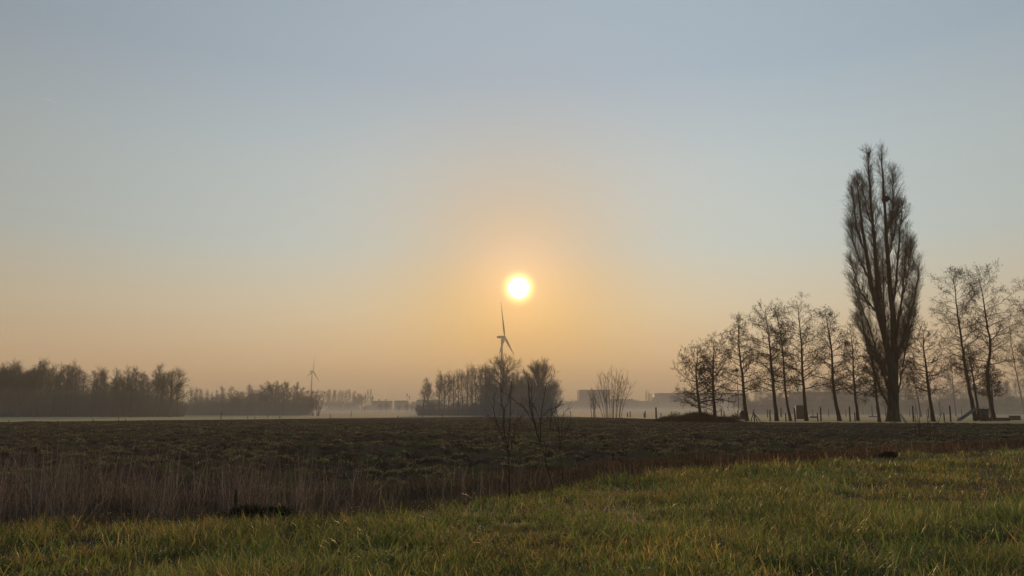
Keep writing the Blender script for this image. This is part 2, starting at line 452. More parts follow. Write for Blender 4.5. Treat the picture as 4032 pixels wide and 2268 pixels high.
# ---- crowns by kind: each gives (crown Tubes) for a trunk line in metres
def crown(kind, trunk, tr, rng, h, tw=1.0, extra=None):
    """returns Tubes for the crown. tw thickens twigs; extra: options"""
    C = Tubes(); e = extra or {}
    P = trunk[None]; Rr = tr[None]
    if kind == 'alder':
        t0 = e.get('t0', 0.20); wl_ = e.get('w', 0.26) * h * 1.06
        lean = e.get('lean', None)
        prof = lambda t: wl_ * np.interp((t - t0) / (1 - t0), [0, 0.12, 0.35, 0.6, 0.85, 1.0], e.get('prof', [0.85, 1.0, 0.92, 0.68, 0.42, 0.14]))
        P1, R1 = kids(P, Rr, e.get('n1', 40), rng, t0, 0.975, prof, lambda t: np.interp(t, [t0, 0.5, 0.9, 1], [1.35, 1.2, 0.95, 0.5]), 8, up=0.045, wob=0.17, rmin=0.012 * tw, rratio=0.42)
        C.add(P1, R1, 4)
        P2, R2 = kids(P1, R1, 12, rng, 0.14, 1.0, lambda t: wl_ * 0.30 * (1.2 - 0.7 * t), 0.8, 5, up=0.05, wob=0.25, rmin=0.009 * tw, thin=1.0)
        C.add(P2, R2, 3)
        P3, R3 = kids(P2, R2, 9, rng, 0.15, 1.0, 0.38 * h / 13, 0.8, 3, up=0.05, wob=0.35, rmin=0.0065 * tw)
        C.add(P3, R3, 3)
        ends = P3[rng.uniform(size=len(P3)) < e.get('cones', 0.22)]
        C.blobs(ends[:, -1] + rng.normal(0, 0.04, (len(ends), 3)), 0.028 * tw, rng, 1.6)
    elif kind == 'round':
        P1, R1 = kids(P, Rr, e.get('n1', 26), rng, 0.24, 0.80, 1.0, lambda t: np.interp(t, [0.24, 0.5, 1], [1.0, 0.78, 0.45]), 7, up=0.07, wob=0.10, rmin=0.02 * tw, rratio=0.5, env=(h * 0.66, h * 0.33, h * 0.32))
        C.add(P1, R1, 4)
        P2, R2 = kids(P1, R1, 11, rng, 0.2, 1.0, lambda t: h * 0.14 * (1.2 - 0.5 * t), 0.62, 5, up=0.07, wob=0.16, rmin=0.013 * tw, thin=1.5)
        C.add(P2, R2, 3)
        P3, R3 = kids(P2, R2, 9, rng, 0.15, 1.0, 0.075 * h, 0.6, 3, up=0.06, wob=0.2, rmin=0.009 * tw)
        C.add(P3, R3, 3)
    elif kind == 'slender':
        P1, R1 = kids(P, Rr, 30, rng, 0.15, 0.97, lambda t: h * e.get('w', 0.20) * np.interp(t, [0.15, 0.45, 1], [0.7, 1.1, 0.5]), lambda t: np.interp(t, [0.15, 1], [0.9, 0.45]), 6, up=0.14, wob=0.10, rmin=0.015 * tw, rratio=0.4)
        C.add(P1, R1, 3)
        P2, R2 = kids(P1, R1, 9, rng, 0.15, 1.0, h * 0.085, 0.6, 4, up=0.10, wob=0.18, rmin=0.010 * tw, thin=1.0)
        C.add(P2, R2, 3)
        P3, R3 = kids(P2, R2, 6, rng, 0.15, 1.0, 0.05 * h, 0.5, 3, up=0.1, wob=0.2, rmin=0.008 * tw)
        C.add(P3, R3, 3)
    elif kind == 'larch':
        P1, R1 = kids(P, Rr, 55, rng, 0.12, 0.99, lambda t: h * e.get('w', 0.24) * (1.08 - t), 1.35, 5, up=0.06, wob=0.08, rmin=0.015 * tw, rratio=0.3)
        C.add(P1, R1, 3)
        P2, R2 = kids(P1, R1, 12, rng, 0.1, 1.0, h * 0.055, 0.9, 3, up=0.0, wob=0.2, rmin=0.010 * tw)
        C.add(P2, R2, 3)
    elif kind == 'willow':
        P1, R1 = kids(P, Rr, 66, rng, 0.05, 0.92, 1.0, lambda t: np.interp(t, [0.05, 0.4, 0.9], [0.95, 0.8, 0.65]), 8, up=0.03, wob=0.07, rmin=0.03, rratio=0.5, env=(h * 0.51, h * 0.37, h * 0.45))
        C.add(P1, R1, 4)
        P2, R2 = kids(P1, R1, 13, rng, 0.2, 1.0, lambda t: h * 0.13 * (1.1 - 0.4 * t), 0.5, 5, up=0.05, wob=0.10, rmin=0.018, thin=0.5)
        C.add(P2, R2, 3)
        P3, R3 = kids(P2, R2, 11, rng, 0.1, 1.0, 0.06 * h, 0.55, 3, up=0.04, wob=0.15, rmin=0.010)
        C.add(P3, R3, 3)
    return C

def trunk_radii(n, r0, rtop, flare=0.35):
    t = np.linspace(0, 1, n)
    return rtop + (r0 - rtop) * (1 - t) ** 0.9 + r0 * flare * np.exp(-t * 22)

def plant_tree(name, label, cat, group, pts, r0, kind, seed, bark, twig, tw=1.0, extra=None, rtop=0.02):
    if kind == 'willow': pts = list(pts[:-1]) + [tuple(np.array(pts[-2]) * 0.6 + np.array(pts[-1]) * 0.4)]
    rng = np.random.default_rng(seed)
    base = np.array(pts[0], float)
    n = 22
    line = resample(pts, n)
    line[2:-1] += rng.normal(0, 0.012 * np.linalg.norm(line[-1] - line[0]) / 10, (n - 3, 3))
    h = line[-1][2] - line[0][2]
    if kind == 'willow': h /= 0.79
    radii = trunk_radii(n, r0, rtop)
    root = empty(name, base)
    tag(root, label, cat, group)
    loc = line - base; loc[0, 2] -= 0.25
    T = Tubes(); T.add(loc, radii, 9); T.build('trunk', bark, root)
    crown(kind, loc, radii, rng, h, tw, extra).build('crown', twig, root)
    return root

# ------------------------------------------------------------------ alder row (right)
ALD = [
 ([(2759, 1632), (2749, 1560), (2742, 1503), (2740, 1454), (2747, 1416), (2742, 1355)], 84, 0.22, dict(w=0.43, t0=0.20, prof=[0.9, 1.1, 1.0, 0.85, 0.55, 0.25]), 'leftmost bare alder of the row, short with a wide one-sided crown over the bramble heap'),
 ([(2816, 1637), (2809, 1560), (2807, 1473), (2808, 1423), (2812, 1378), (2804, 1321)], 84, 0.24, dict(w=0.37, t0=0.20, prof=[0.9, 1.0, 1.0, 0.9, 0.6, 0.25]), 'second bare alder from the left end of the row, standing in the bramble heap'),
 ([(2941, 1658), (2930, 1575), (2924, 1484), (2914, 1416), (2909, 1340), (2909, 1283), (2897, 1222)], 0, 0.27, dict(w=0.25, t0=0.24), 'pointed bare alder behind the grey barrow and lamp pole'),
 ([(3059, 1658), (3047, 1548), (3040, 1473), (3032, 1378), (3026, 1313), (3019, 1264), (3009, 1188)], 0, 0.27, dict(w=0.26, t0=0.27, prof=[0.8, 0.9, 1.0, 0.85, 0.7, 0.3]), 'tall bare alder right of the tripod of poles'),
 ([(3114, 1658), (3096, 1579), (3087, 1473), (3081, 1378), (3074, 1313), (3059, 1245), (3041, 1180)], 0, 0.19, dict(w=0.17, t0=0.25), 'thin leaning alder left of the dark green cabinet'),
 ([(3176, 1658), (3167, 1567), (3159, 1454), (3157, 1378), (3152, 1313), (3144, 1226), (3134, 1173)], 0, 0.25, dict(w=0.24, t0=0.27, prof=[0.9, 0.9, 1.0, 0.9, 0.65, 0.3]), 'tall alder with its trunk against the dark green cabinet'),
 ([(3307, 1658), (3288, 1579), (3277, 1473), (3277, 1393), (3263, 1302), (3250, 1233), (3248, 1203)], 0, 0.27, dict(w=0.25, t0=0.22), 'tall alder right of the blue trough, curving left'),
 ([(3379, 1657), (3367, 1556), (3359, 1459), (3358, 1377), (3350, 1314), (3340, 1261)], 0, 0.21, dict(w=0.25, t0=0.22), 'slim alder with low spreading branches, second to the left of the poplar'),
 ([(3463, 1662), (3451, 1570), (3444, 1483), (3432, 1387), (3420, 1335)], 0, 0.20, dict(w=0.22, t0=0.3), 'thin alder half hidden by the left branches of the poplar'),
 ([(3628, 1642), (3611, 1560), (3596, 1483), (3587, 1435), (3580, 1395)], 0, 0.17, dict(w=0.26, t0=0.3), 'small leaning alder just right of the poplar'),
 ([(3676, 1660), (3659, 1556), (3647, 1449), (3635, 1367), (3637, 1309), (3625, 1275)], 0, 0.25, dict(w=0.30, t0=0.28), 'broad alder right of the poplar with big forked branches'),
 ([(3765, 1638), (3753, 1531), (3746, 1435), (3739, 1370)], 0, 0.18, dict(w=0.25, t0=0.35), 'small alder in the second line above the white tub'),
 ([(3843, 1657), (3809, 1498), (3790, 1367), (3775, 1270), (3763, 1184), (3760, 1121), (3746, 1053)], 0, 0.28, dict(w=0.20, t0=0.32, prof=[0.7, 0.9, 1.1, 1.0, 0.8, 0.3]), 'tallest alder of the row, leaning left over the slide'),
 ([(3855, 1640), (3833, 1493), (3818, 1415), (3804, 1330)], 96, 0.20, dict(w=0.22, t0=0.4), 'thin alder behind the slide, leaning left'),
 ([(3915, 1657), (3891, 1531), (3886, 1435), (3905, 1382), (3896, 1328), (3879, 1241), (3872, 1159), (3852, 1092), (3845, 1072)], 0, 0.28, dict(w=0.20, t0=0.36, prof=[0.8, 0.9, 1.1, 1.0, 0.8, 0.3]), 'tall crooked alder with an S-bend right of the slide'),
 ([(3912, 1640), (3906, 1540), (3900, 1470), (3893, 1400)], 97, 0.14, dict(w=0.24, t0=0.4), 'small alder close behind the crooked alder'),
 ([(4037, 1636), (4005, 1488), (3983, 1362), (3975, 1290), (3968, 1240)], 0, 0.20, dict(w=0.24, t0=0.3), 'alder leaning left at the right edge, lower than its neighbours'),
 ([(4130, 1660), (4105, 1500), (4085, 1340), (4065, 1200), (4055, 1075)], 0, 0.27, dict(w=0.17, t0=0.3, prof=[0.8, 0.9, 1.1, 1.0, 0.8, 0.3]), 'tall alder mostly cut off by the right edge of the picture'),
]
for k, (pp, Y, r0, ex, lab) in enumerate(ALD):
    if Y == 0: Y = gpt(*pp[0]).y
    g = at(pp[0][0], pp[0][1], Y)
    pts = [Vector((g.x, Y, gz(g.x, Y)))] + [at(a, b, Y) for a, b in pp[1:]]
    cut = min(0.5, 38 / max(1, pp[-2][1] - pp[-1][1]))
    pts[-1] = pts[-1].lerp(pts[-2], cut)
    plant_tree('alder_tree', lab, 'tree', 'bare alders in the row beside the poplar', pts, r0 * 0.86, 'alder', 100 + k, M['bark'], M['twig'], 1.6, ex)

# ------------------------------------------------------------------ poplar
def build_poplar():
    rng = np.random.default_rng(7)
    b = gpt(3516, 1660); Y = b.y
    base = np.array([b.x, Y, gz(b.x, Y)])
    root = empty('poplar_tree', base)
    tag(root, 'very tall narrow bare poplar towering over the row of alders', 'tree')
    W = lambda pp, dy=(0, 0): np.array([list(at(px, py, Y)) for px, py in pp]) + np.linspace(0, 1, len(pp))[:, None] * np.array([0, dy[1], 0]) + np.array([0, dy[0], 0]) - base
    tk = resample(np.concatenate([[[0, 0, -0.3]], W([(3517, 1600), (3516, 1540), (3515, 1480), (3515, 1436)])]), 16)
    T = Tubes()
    t = np.linspace(0, 1, 16)
    T.add(tk, 0.62 + 0.42 * np.exp(-t * 9) - 0.06 * t, 14)
    stems = [
     ([(3512, 1470), (3500, 1400), (3486, 1329), (3465, 1246), (3440, 1204), (3424, 1105), (3403, 981), (3386, 848), (3372, 770), (3367, 725)], 0.47, -0.5),
     ([(3468, 1260), (3462, 1190), (3461, 1121), (3449, 956), (3436, 790), (3426, 592)], 0.36, 0.6),
     ([(3519, 1470), (3522, 1400), (3523, 1329), (3515, 1204), (3507, 1080), (3494, 956), (3486, 790), (3475, 590)], 0.46, 0.3),
     ([(3516, 1215), (3527, 1080), (3536, 956), (3538, 831), (3541, 805)], 0.22, -0.8),
     ([(3523, 1345), (3552, 1213), (3569, 1080), (3585, 914)], 0.20, 0.8),
     ([(3525, 1440), (3565, 1296), (3598, 1163), (3610, 1047)], 0.17, -0.5),
     ([(3494, 1519), (3449, 1370), (3407, 1229), (3362, 1113)], 0.18, 0.5),
     ([(3500, 1596), (3457, 1528), (3424, 1412), (3391, 1287), (3372, 1205)], 0.20, -0.6),
     ([(3528, 1575), (3548, 1494), (3573, 1370), (3610, 1215)], 0.14, 0.5),
     ([(3403, 981), (3372, 900), (3358, 790), (3352, 750)], 0.16, -0.3),
     ([(3446, 920), (3420, 830), (3402, 720), (3399, 700)], 0.13, 0.9),
     ([(3492, 930), (3512, 830), (3508, 730), (3501, 695)], 0.15, -0.9),
     ([(3424, 1105), (3385, 1000), (3362, 880)], 0.13, 1.2),
     ([(3560, 1150), (3590, 1040), (3600, 960)], 0.11, 1.0),
     ([(3465, 1246), (3400, 1150), (3372, 1020)], 0.15, 1.4),
     ([(3500, 1010), (3536, 900), (3560, 800)], 0.12, 1.5),
     ([(3512, 1470), (3530, 1380), (3548, 1280), (3560, 1150)], 0.15, -2.0),
     ([(3505, 1500), (3480, 1400), (3470, 1290), (3450, 1150), (3440, 1000)], 0.17, -2.2),
     ([(3510, 1480), (3500, 1380), (3500, 1240), (3490, 1080), (3480, 900)], 0.18, 2.4),
     ([(3508, 1500), (3470, 1420), (3430, 1330), (3400, 1250)], 0.12, 1.8),
     ([(3520, 1500), (3545, 1420), (3580, 1330), (3600, 1260)], 0.12, 1.6),
     ([(3519, 1640), (3500, 1560), (3478, 1500), (3462, 1440)], 0.07, -1.0),
    ]
    C = Tubes(); Ps = []; Rs = []
    for pp, r, dy in stems:
        r *= 0.86 if r > 0.3 else 0.8
        line = resample(W(pp, (0, dy)), 16)
        line[1:-1] += rng.normal(0, 0.05, (14, 3))
        rad = 0.03 + (r - 0.03) * (1 - np.linspace(0, 1, 16)) ** 0.8
        (T if r > 0.29 else C).add(line, rad, 9 if r > 0.3 else 6)
        Ps.append(line); Rs.append(rad)
    Ps = np.array(Ps); Rs = np.array(Rs)
    big = Ps[:3]; bigR = Rs[:3]
    def lev(P, Rr, n, L):
        P1, R1 = kids(P, Rr, n, rng, 0.06, 0.99, L, 0.40, 7, up=0.16, wob=0.08, rmin=0.018, rratio=0.42)
        C.add(P1, R1, 4)
        P2, R2 = kids(P1, R1, 9, rng, 0.12, 1.0, lambda t: 1.25 * (1.15 - 0.5 * t), 0.48, 5, up=0.18, wob=0.12, rmin=0.011)
        C.add(P2, R2, 3)
        P3, R3 = kids(P2, R2, 8, rng, 0.1, 1.0, 0.5, 0.5, 3, up=0.14, wob=0.18, rmin=0.0075)
        C.add(P3, R3, 3)
        e = P3[rng.uniform(size=len(P3)) < 0.3]
        C.blobs(e[:, -1], 0.028, rng, 1.4)
    lev(big, bigR, 56, lambda t: 2.1 * np.interp(t, [0, 0.25, 0.6, 1], [1.1, 1.15, 0.9, 0.3]))
    lev(Ps[3:], Rs[3:], 30, lambda t: 1.85 * np.interp(t, [0, 0.5, 1], [1.1, 1.0, 0.45]))
    T.build('trunk', M['pop_bark'], root)
    C.build('crown', M['pop_twig'], root)
    # magpie nest lodged high in the crown: a thing of its own
    N = Tubes(); p = at(3487, 783, Y)
    q = rng.normal(0, 1, (260, 3)); q /= np.linalg.norm(q, axis=1, keepdims=True)
    c0 = q * np.array([0.42, 0.42, 0.34]) * rng.uniform(0.6, 1, (260, 1))
    d = np.cross(q, rng.normal(0, 1, (260, 3))); d /= np.linalg.norm(d, axis=1, keepdims=True)
    N.add(np.stack([c0 - d * 0.28, c0, c0 + d * 0.28], 1), np.full((260, 3), 0.022), 3)
    o = N.build('bird_nest', M['nest'], None, loc=p)
    tag(o, 'dark round bird nest of twigs high in the poplar', 'nest')
build_poplar()

# ------------------------------------------------------------------ woods: prototypes copied
ORD = ['first', 'second', 'third', 'fourth', 'fifth', 'sixth', 'seventh', 'eighth', 'ninth', 'tenth', 'eleventh', 'twelfth', 'thirteenth', 'fourteenth', 'fifteenth', 'sixteenth', 'seventeenth', 'eighteenth', 'nineteenth', 'twentieth']
def ordinal(i):
    if i < 20: return ORD[i]
    t = ['twenty', 'thirty', 'forty', 'fifty', 'sixty'][i // 10 - 2 + (0)] if True else ''
    u = (i + 1) % 10
    tens = (i + 1) // 10
    T_ = {2: 'twenty', 3: 'thirty', 4: 'forty', 5: 'fifty', 6: 'sixty'}[tens]
    if u == 0: return {2: 'twentieth', 3: 'thirtieth', 4: 'fortieth', 5: 'fiftieth', 6: 'sixtieth'}[tens]
    return T_ + '-' + ORD[u - 1]
PROTO = {}
def proto(kind, var, twig):
    """a 10 m tree of the kind; made once, at the first place that asks for it"""
    key = (kind, var, twig)
    if key in PROTO: return copy_tree(PROTO[key])
    s = hash2(np.array([var * 7 + 3]), np.array([len(kind)]), 5)[0]
    rng = np.random.default_rng(int(s * 1e6))
    lean = rng.normal(0, 0.35, 2)
    pts = [(0, 0, 0), (lean[0] * 0.3, lean[1] * 0.3, 3), (lean[0] * 0.9, lean[1], 6.5), (lean[0], lean[1], 10)]
    if kind == 'multi':
        root = empty('bare_tree', (0, 0, 0))
        T = Tubes(); C = Tubes()
        for k in range(5):
            a = k * 1.257 + rng.uniform(0, 0.5); sp = rng.uniform(0.8, 1.9)
            line = resample([(0.25 * math.cos(a), 0.25 * math.sin(a), -0.2), (0.6 * sp * math.cos(a), 0.6 * sp * math.sin(a), 3.2), (1.0 * sp * math.cos(a), 1.0 * sp * math.sin(a), 6), (1.2 * sp * math.cos(a), 1.2 * sp * math.sin(a), rng.uniform(7.5, 9.6))], 18)
            rad = trunk_radii(18, 0.13, 0.02, 0.2)
            T.add(line, rad, 6)
            P1, R1 = kids(line[None], rad[None], 20, rng, 0.25, 0.98, lambda t: 2.3 * (1.15 - 0.7 * t), 1.1, 5, up=0.05, wob=0.12, rmin=0.018, rratio=0.4)
            C.add(P1, R1, 3)
            P2, R2 = kids(P1, R1, 9, rng, 0.15, 1, 0.75, 0.7, 4, up=0.05, wob=0.2, rmin=0.012)
            C.add(P2, R2, 3)
            P3, R3 = kids(P2, R2, 5, rng, 0.15, 1, 0.4, 0.7, 3, up=0.05, wob=0.2, rmin=0.010)
            C.add(P3, R3, 3)
        T.build('trunk', M['wood_bark'], root); C.build('crown', M[twig], root)
    else:
        root = plant_tree('bare_tree', '', 'tree', None, pts, {'round': 0.26, 'slender': 0.16, 'larch': 0.16, 'willow': 0.4, 'alder': 0.2}[kind], kind, int(s * 1e5), M['wood_bark'], M[twig], 1.55, {'round': {}, 'alder': dict(w=0.24, t0=0.25, n1=34, cones=0.2)}.get(kind))
    PROTO[key] = root
    return root
def place(kind, var, twig, px, Y, toppy, label, group, widen=1.0, rz=None, name='bare_tree'):
    """stand a tree on the ground at distance Y in line with px, its top level with toppy"""
    g = at(px, 1600, Y); z0 = gz(g.x, Y)
    h = at(px, toppy, Y).z - z0
    o = proto(kind, var, twig)
    o.name = name
    o.location = (g.x, Y, z0)
    s = h / 10.0
    if kind in ('round', 'willow', 'multi'): s /= 1.04
    o.scale = (s * widen, s * widen, s)
    o.rotation_euler = (0, 0, (px * 0.37) % 6.283 if rz is None else rz)
    tag(o, label, 'bush' if 'bush' in name else 'tree', group)
    return o

rnd = random.Random(4)
# left wood: skyline traced, individual trees along the near edge, filled by further rows
def skyline(pts):
    xs = [p[0] for p in pts]; ys = [p[1] for p in pts]
    return lambda x: float(np.interp(x, xs, ys))
SKL = skyline([(-300, 1450), (-60, 1450), (30, 1442), (80, 1437), (112, 1470), (140, 1432), (175, 1448), (200, 1458), (260, 1442), (310, 1455), (360, 1462), (430, 1465), (520, 1468), (590, 1462), (615, 1450), (665, 1450), (710, 1475), (740, 1525), (770, 1560)])
LEFT = []
for px in range(-260, 600, 26): LEFT.append((px + rnd.uniform(-9, 9), rnd.uniform(143, 158), rnd.choice(['slender', 'slender', 'slender', 'round'])))
for px in range(-250, 600, 36): LEFT.append((px + rnd.uniform(-12, 12), rnd.uniform(165, 195), rnd.choice(['slender', 'slender', 'alder'])))
LEFT += [(75, 141, 'round'), (142, 142, 'round'), (8, 141, 'round')]
LEFT.sort()
vis = [q for q in LEFT]
gname = 'bare trees of the large wood on the left'
i = 0
for px, Y, kd in LEFT:
    tw = 'green_twig' if rnd.random() < 0.5 else 'wood_twig'
    lab = 'slender' if kd == 'slender' else ('round-crowned' if kd == 'round' else 'bushy')
    if px < -40: L_ = 'bare tree of the left wood just beyond the left edge of the picture'
    else:
        L_ = f'{lab} bare tree, {ordinal(i)} from the left in the large left wood'; i += 1
    place(kd, rnd.randrange(4), tw, px, Y, SKL(px) + rnd.choice([rnd.uniform(-6, 6), rnd.uniform(0, 34)]), L_, gname, widen=rnd.uniform(0.95, 1.25))
place('round', 9, 'green_twig', 672, 142, 1447, 'big rounded budding tree closing the right end of the left wood', gname, widen=1.22)
place('round', 2, 'green_twig', 628, 144, 1458, 'round-crowned tree just left of the big rounded end tree of the left wood', gname, widen=0.9)
place('round', 1, 'green_twig', 702, 146, 1500, 'lower drooping tree at the right foot of the left wood', gname, widen=0.8)

# low wood, left of the middle
SKM = skyline([(740, 1545), (790, 1536), (830, 1552), (858, 1535), (900, 1520), (935, 1545), (965, 1515), (990, 1530), (1020, 1513), (1060, 1505), (1115, 1502), (1145, 1525), (1165, 1505), (1200, 1535), (1225, 1545)])
gname = 'bare trees of the low wood left of the middle'
MID = [(752, 'slender'), (771, 'slender'), (786, 'slender'), (812, 'slender'), (832, 'slender'), (857, 'larch'), (880, 'slender'), (900, 'alder'), (922, 'alder'), (944, 'round'), (966, 'larch'), (985, 'slender'), (1003, 'round'), (1022, 'alder'), (1042, 'alder'), (1060, 'round'), (1078, 'alder'), (1096, 'round'), (1115, 'alder'), (1132, 'slender'), (1150, 'alder'), (1166, 'larch'), (1185, 'alder'), (1205, 'alder'), (1224, 'slender')]
for k, (px, kd) in enumerate(MID):
    lab = {'slender': 'slender', 'larch': 'pointed conical', 'alder': 'bushy', 'round': 'round-topped'}[kd]
    place(kd, rnd.randrange(4), 'wood_twig', px, rnd.uniform(176, 200), SKM(px) + rnd.uniform(-3, 6), f'{lab} bare tree, {ordinal(k)} from the left in the low wood between the two woods', gname, widen=1.05)
for k in range(24):
    px = 760 + k * 20 + rnd.uniform(-8, 8)
    place(rnd.choice(['round', 'alder']), rnd.randrange(4), 'wood_twig', px, rnd.uniform(185, 230), max(SKM(px) + 18, 1535 + rnd.uniform(0, 22)), 'low bare tree inside the low wood between the two woods', 'understorey trees of the low wood', widen=1.2)
place('multi', 0, 'wood_twig', 1253, 165, 1530, 'many-stemmed spreading tree at the right end of the low wood', None, widen=1.05)
place('multi', 1, 'wood_twig', 1232, 172, 1548, 'small many-stemmed tree just left of the spreading tree below the wind turbine', None, widen=0.9)

# centre wood
gname = 'bare trees of the middle wood under the sun'
CEN = [(1662, 'larch', 1487, 1.25), (1688, 'round', 1500, 0.8), (1728, 'slender', 1478, 1.0), (1750, 'round', 1465, 0.85), (1766, 'slender', 1480, 0.9), (1786, 'slender', 1482, 1.0), (1808, 'slender', 1474, 1.0), (1824, 'slender', 1468, 1.0), (1842, 'slender', 1460, 1.0), (1859, 'slender', 1456, 1.1), (1876, 'slender', 1462, 1.0), (1893, 'slender', 1452, 1.1), (1908, 'slender', 1455, 1.0), (1924, 'alder', 1445, 1.0), (1935, 'alder', 1448, 0.9), (1998, 'round', 1470, 0.9), (2012, 'alder', 1472, 1.0), (2028, 'slender', 1476, 1.0), (2044, 'slender', 1468, 1.1), (2060, 'round', 1475, 0.8), (2075, 'slender', 1472, 1.0), (1950, 'alder', 1462, 1.0), (2168, 'round', 1490, 0.7)]
CEN.sort()
for k, (px, kd, top, wd) in enumerate(CEN):
    lab = {'slender': 'slender', 'larch': 'conical', 'alder': 'bushy', 'round': 'round-topped'}[kd]
    place(kd, rnd.randrange(4), 'wood_twig', px, rnd.uniform(168, 195), top, f'{lab} bare tree, {ordinal(k)} from the left in the middle wood', gname, widen=wd)
place('round', 7, 'wood_twig', 1973, 166, 1386, 'large round bare tree in the middle wood, in line with the large turbine tower', None, widen=1.05)
place('willow', 1, 'wood_twig', 2125, 164, 1402, 'huge dense fan-shaped willow at the right end of the middle wood', None, widen=0.88)
for k in range(22):
    px = 1900 + k * 14 + rnd.uniform(-6, 6)
    place(rnd.choice(['round', 'slender', 'alder']), rnd.randrange(4), 'wood_twig', px, rnd.uniform(175, 215), 1500 + rnd.uniform(-8, 35), 'low bare tree in the dark inside of the middle wood', 'understorey trees of the middle wood', widen=1.3)
for k in range(18):
    px = 1650 + k * 16 + rnd.uniform(-6, 6)
    place('round', rnd.randrange(4), 'wood_twig', px, rnd.uniform(175, 215), 1585 + rnd.uniform(-8, 12), 'low bare bush along the foot of the middle wood', 'bushes at the foot of the middle wood', widen=1.7, name='bare_bush')

# far tree line beyond the low wood
gname = 'hazy trees far beyond the low wood'
k = 0
FAR = [(1285 + j * 12.5, 'slender', 1540 + 2.0 * (j % 3)) for j in range(9)] + [(1398, 'round', 1560), (1412, 'round', 1545), (1425, 'round', 1552), (1440, 'slender', 1552), (1448, 'slender', 1539), (1457, 'slender', 1538)]
for px, kd, top in FAR:
    place(kd, rnd.randrange(4), 'wood_twig', px, 430 + rnd.uniform(-20, 25), top, f'hazy {"slender" if kd == "slender" else "rounded"} tree, {ordinal(k)} from the left in the far line left of the houses', gname, widen=1.1 if px < 1440 else 0.6)
    k += 1
for px, top, wd in [(1300, 1578, 2.2), (1340, 1575, 2.2), (1375, 1580, 2.2), (1415, 1572, 2.0), (1640, 1578, 1.8), (1625, 1582, 1.6)]:
    place('round', rnd.randrange(4), 'wood_twig', px, 415, top, 'wide hazy bush in the far line beside the houses', 'wide bushes of the far line', widen=wd, name='bare_bush')
# small round trees before the houses
for k, (px, top, Y, wd) in enumerate([(1436, 1597, 262, 1.5), (1500, 1588, 268, 1.4), (1522, 1582, 266, 1.4), (1572, 1592, 262, 1.2), (1604, 1586, 262, 1.3), (1620, 1592, 262, 1.1), (1638, 1602, 262, 1.2)]):
    place('round', rnd.randrange(4), 'wood_twig', px, Y, top, f'small round fruit tree, {ordinal(k)} from the left in front of the houses', 'small fruit trees before the houses', widen=wd, name='fruit_tree')
# narrow poplars and small trees far behind the warehouses
for k, (px, top, kd, wd, lab) in enumerate([(2545, 1541, 'slender', 0.55, 'left one of the two far narrow poplars between the warehouses'), (2553, 1548, 'slender', 0.5, 'right one of the two far narrow poplars between the warehouses'), (2575, 1562, 'round', 0.8, 'hazy small round tree right of the far narrow poplars'), (2592, 1565, 'round', 0.7, 'hazy small round tree touching the long warehouse'), (2505, 1570, 'round', 1.4, 'hazy low tree behind the flat annex'), (2275, 1575, 'round', 1.2, 'hazy low tree left of the square warehouse')]):
    place(kd, k % 4, 'wood_twig', px, 690, top, lab, None, widen=wd)
for k, px in enumerate([2215, 2232, 2248, 2262]):
    place('round', k % 4, 'wood_twig', px, 640, 1574 + 2 * (k % 3), f'{ORD[k]} hazy tree right of the willow, counted from the left', 'hazy trees between willow and warehouse', widen=1.5)

# background wood behind the alders on the right
gname = 'hazy trees of the wood behind the alder row'
SKR = skyline([(2880, 1560), (2960, 1535), (3050, 1530), (3150, 1520), (3250, 1500), (3400, 1510), (3500, 1515), (3600, 1515), (3700, 1520), (3800, 1520), (3900, 1510), (4032, 1500), (4300, 1500)])
k = 0
px = 2890
while px < 4260:
    kd = rnd.choice(['slender', 'round', 'slender', 'alder'])
    lab = {'slender': 'slender', 'alder': 'bushy', 'round': 'round-topped'}[kd]
    L_ = f'{lab} hazy tree, {ordinal(k)} from the left in the wood behind the alders' if px < 4040 else 'hazy tree of the right wood beyond the right edge of the picture'
    place(kd, rnd.randrange(4), 'wood_twig', px, rnd.uniform(215, 290), SKR(px) + rnd.uniform(-16, 20), L_, gname, widen=1.15)
    k += 1; px += rnd.uniform(22, 30)
for k in range(34):
    px = 2930 + k * 38 + rnd.uniform(-12, 12)
    place('round', rnd.randrange(4), 'wood_twig', px, rnd.uniform(190, 240), 1565 + rnd.uniform(-12, 12), 'low hazy bush at the foot of the wood behind the alders', 'bushes of the wood behind the alders', widen=1.8, name='bare_bush')

# ------------------------------------------------------------------ thickets at the feet of the woods (uncountable scrub)
def thicket(name, label, spans, mat, seed):
    rng = np.random.default_rng(seed); T = Tubes()
    P = []
    for x0, x1, Y0, Y1, hpx, n in spans:
        px = rng.uniform(x0, x1, n); Y = rng.uniform(Y0, Y1, n)
        x = (px - CX) / F * Y / CP
        z = height(x, Y)
        h = hpx * Y / F * rng.uniform(0.35, 1.1, n) * (0.6 + 0.8 * fbm(x * 0.25, Y * 0.1, 2, seed))
        P.append(np.stack([x, Y, z, h], 1))
    P = np.concatenate(P); n = len(P)
    b = P[:, :3]; h = P[:, 3:]
    d = np.concatenate([rng.normal(0, 0.22, (n, 2)), np.ones((n, 1))], 1)
    line = np.stack([b, b + d * h * 0.5 + rng.normal(0, 0.03, (n, 3)) * h, b + d * h * np.array([1.3, 1.3, 1])], 1)
    rad = np.stack([np.full(n, 0.03), np.full(n, 0.022), np.full(n, 0.012)], 1)
    T.add(line, rad, 3)
    P2, R2 = kids(line, rad, 5, rng, 0.2, 1, lambda t: 0.9, 0.6, 3, up=0.1, wob=0.2, rmin=0.012)
    T.add(P2, R2, 3)
    o = T.build(name, mat)
    tag(o, label, 'scrub', None, 'stuff')
thicket('undergrowth', 'dense dark undergrowth at the foot of the left wood', [(-300, 600, 146, 185, 92, 11000), (600, 720, 146, 172, 60, 1800), (700, 760, 150, 172, 35, 500)], M['wood_twig'], 3)
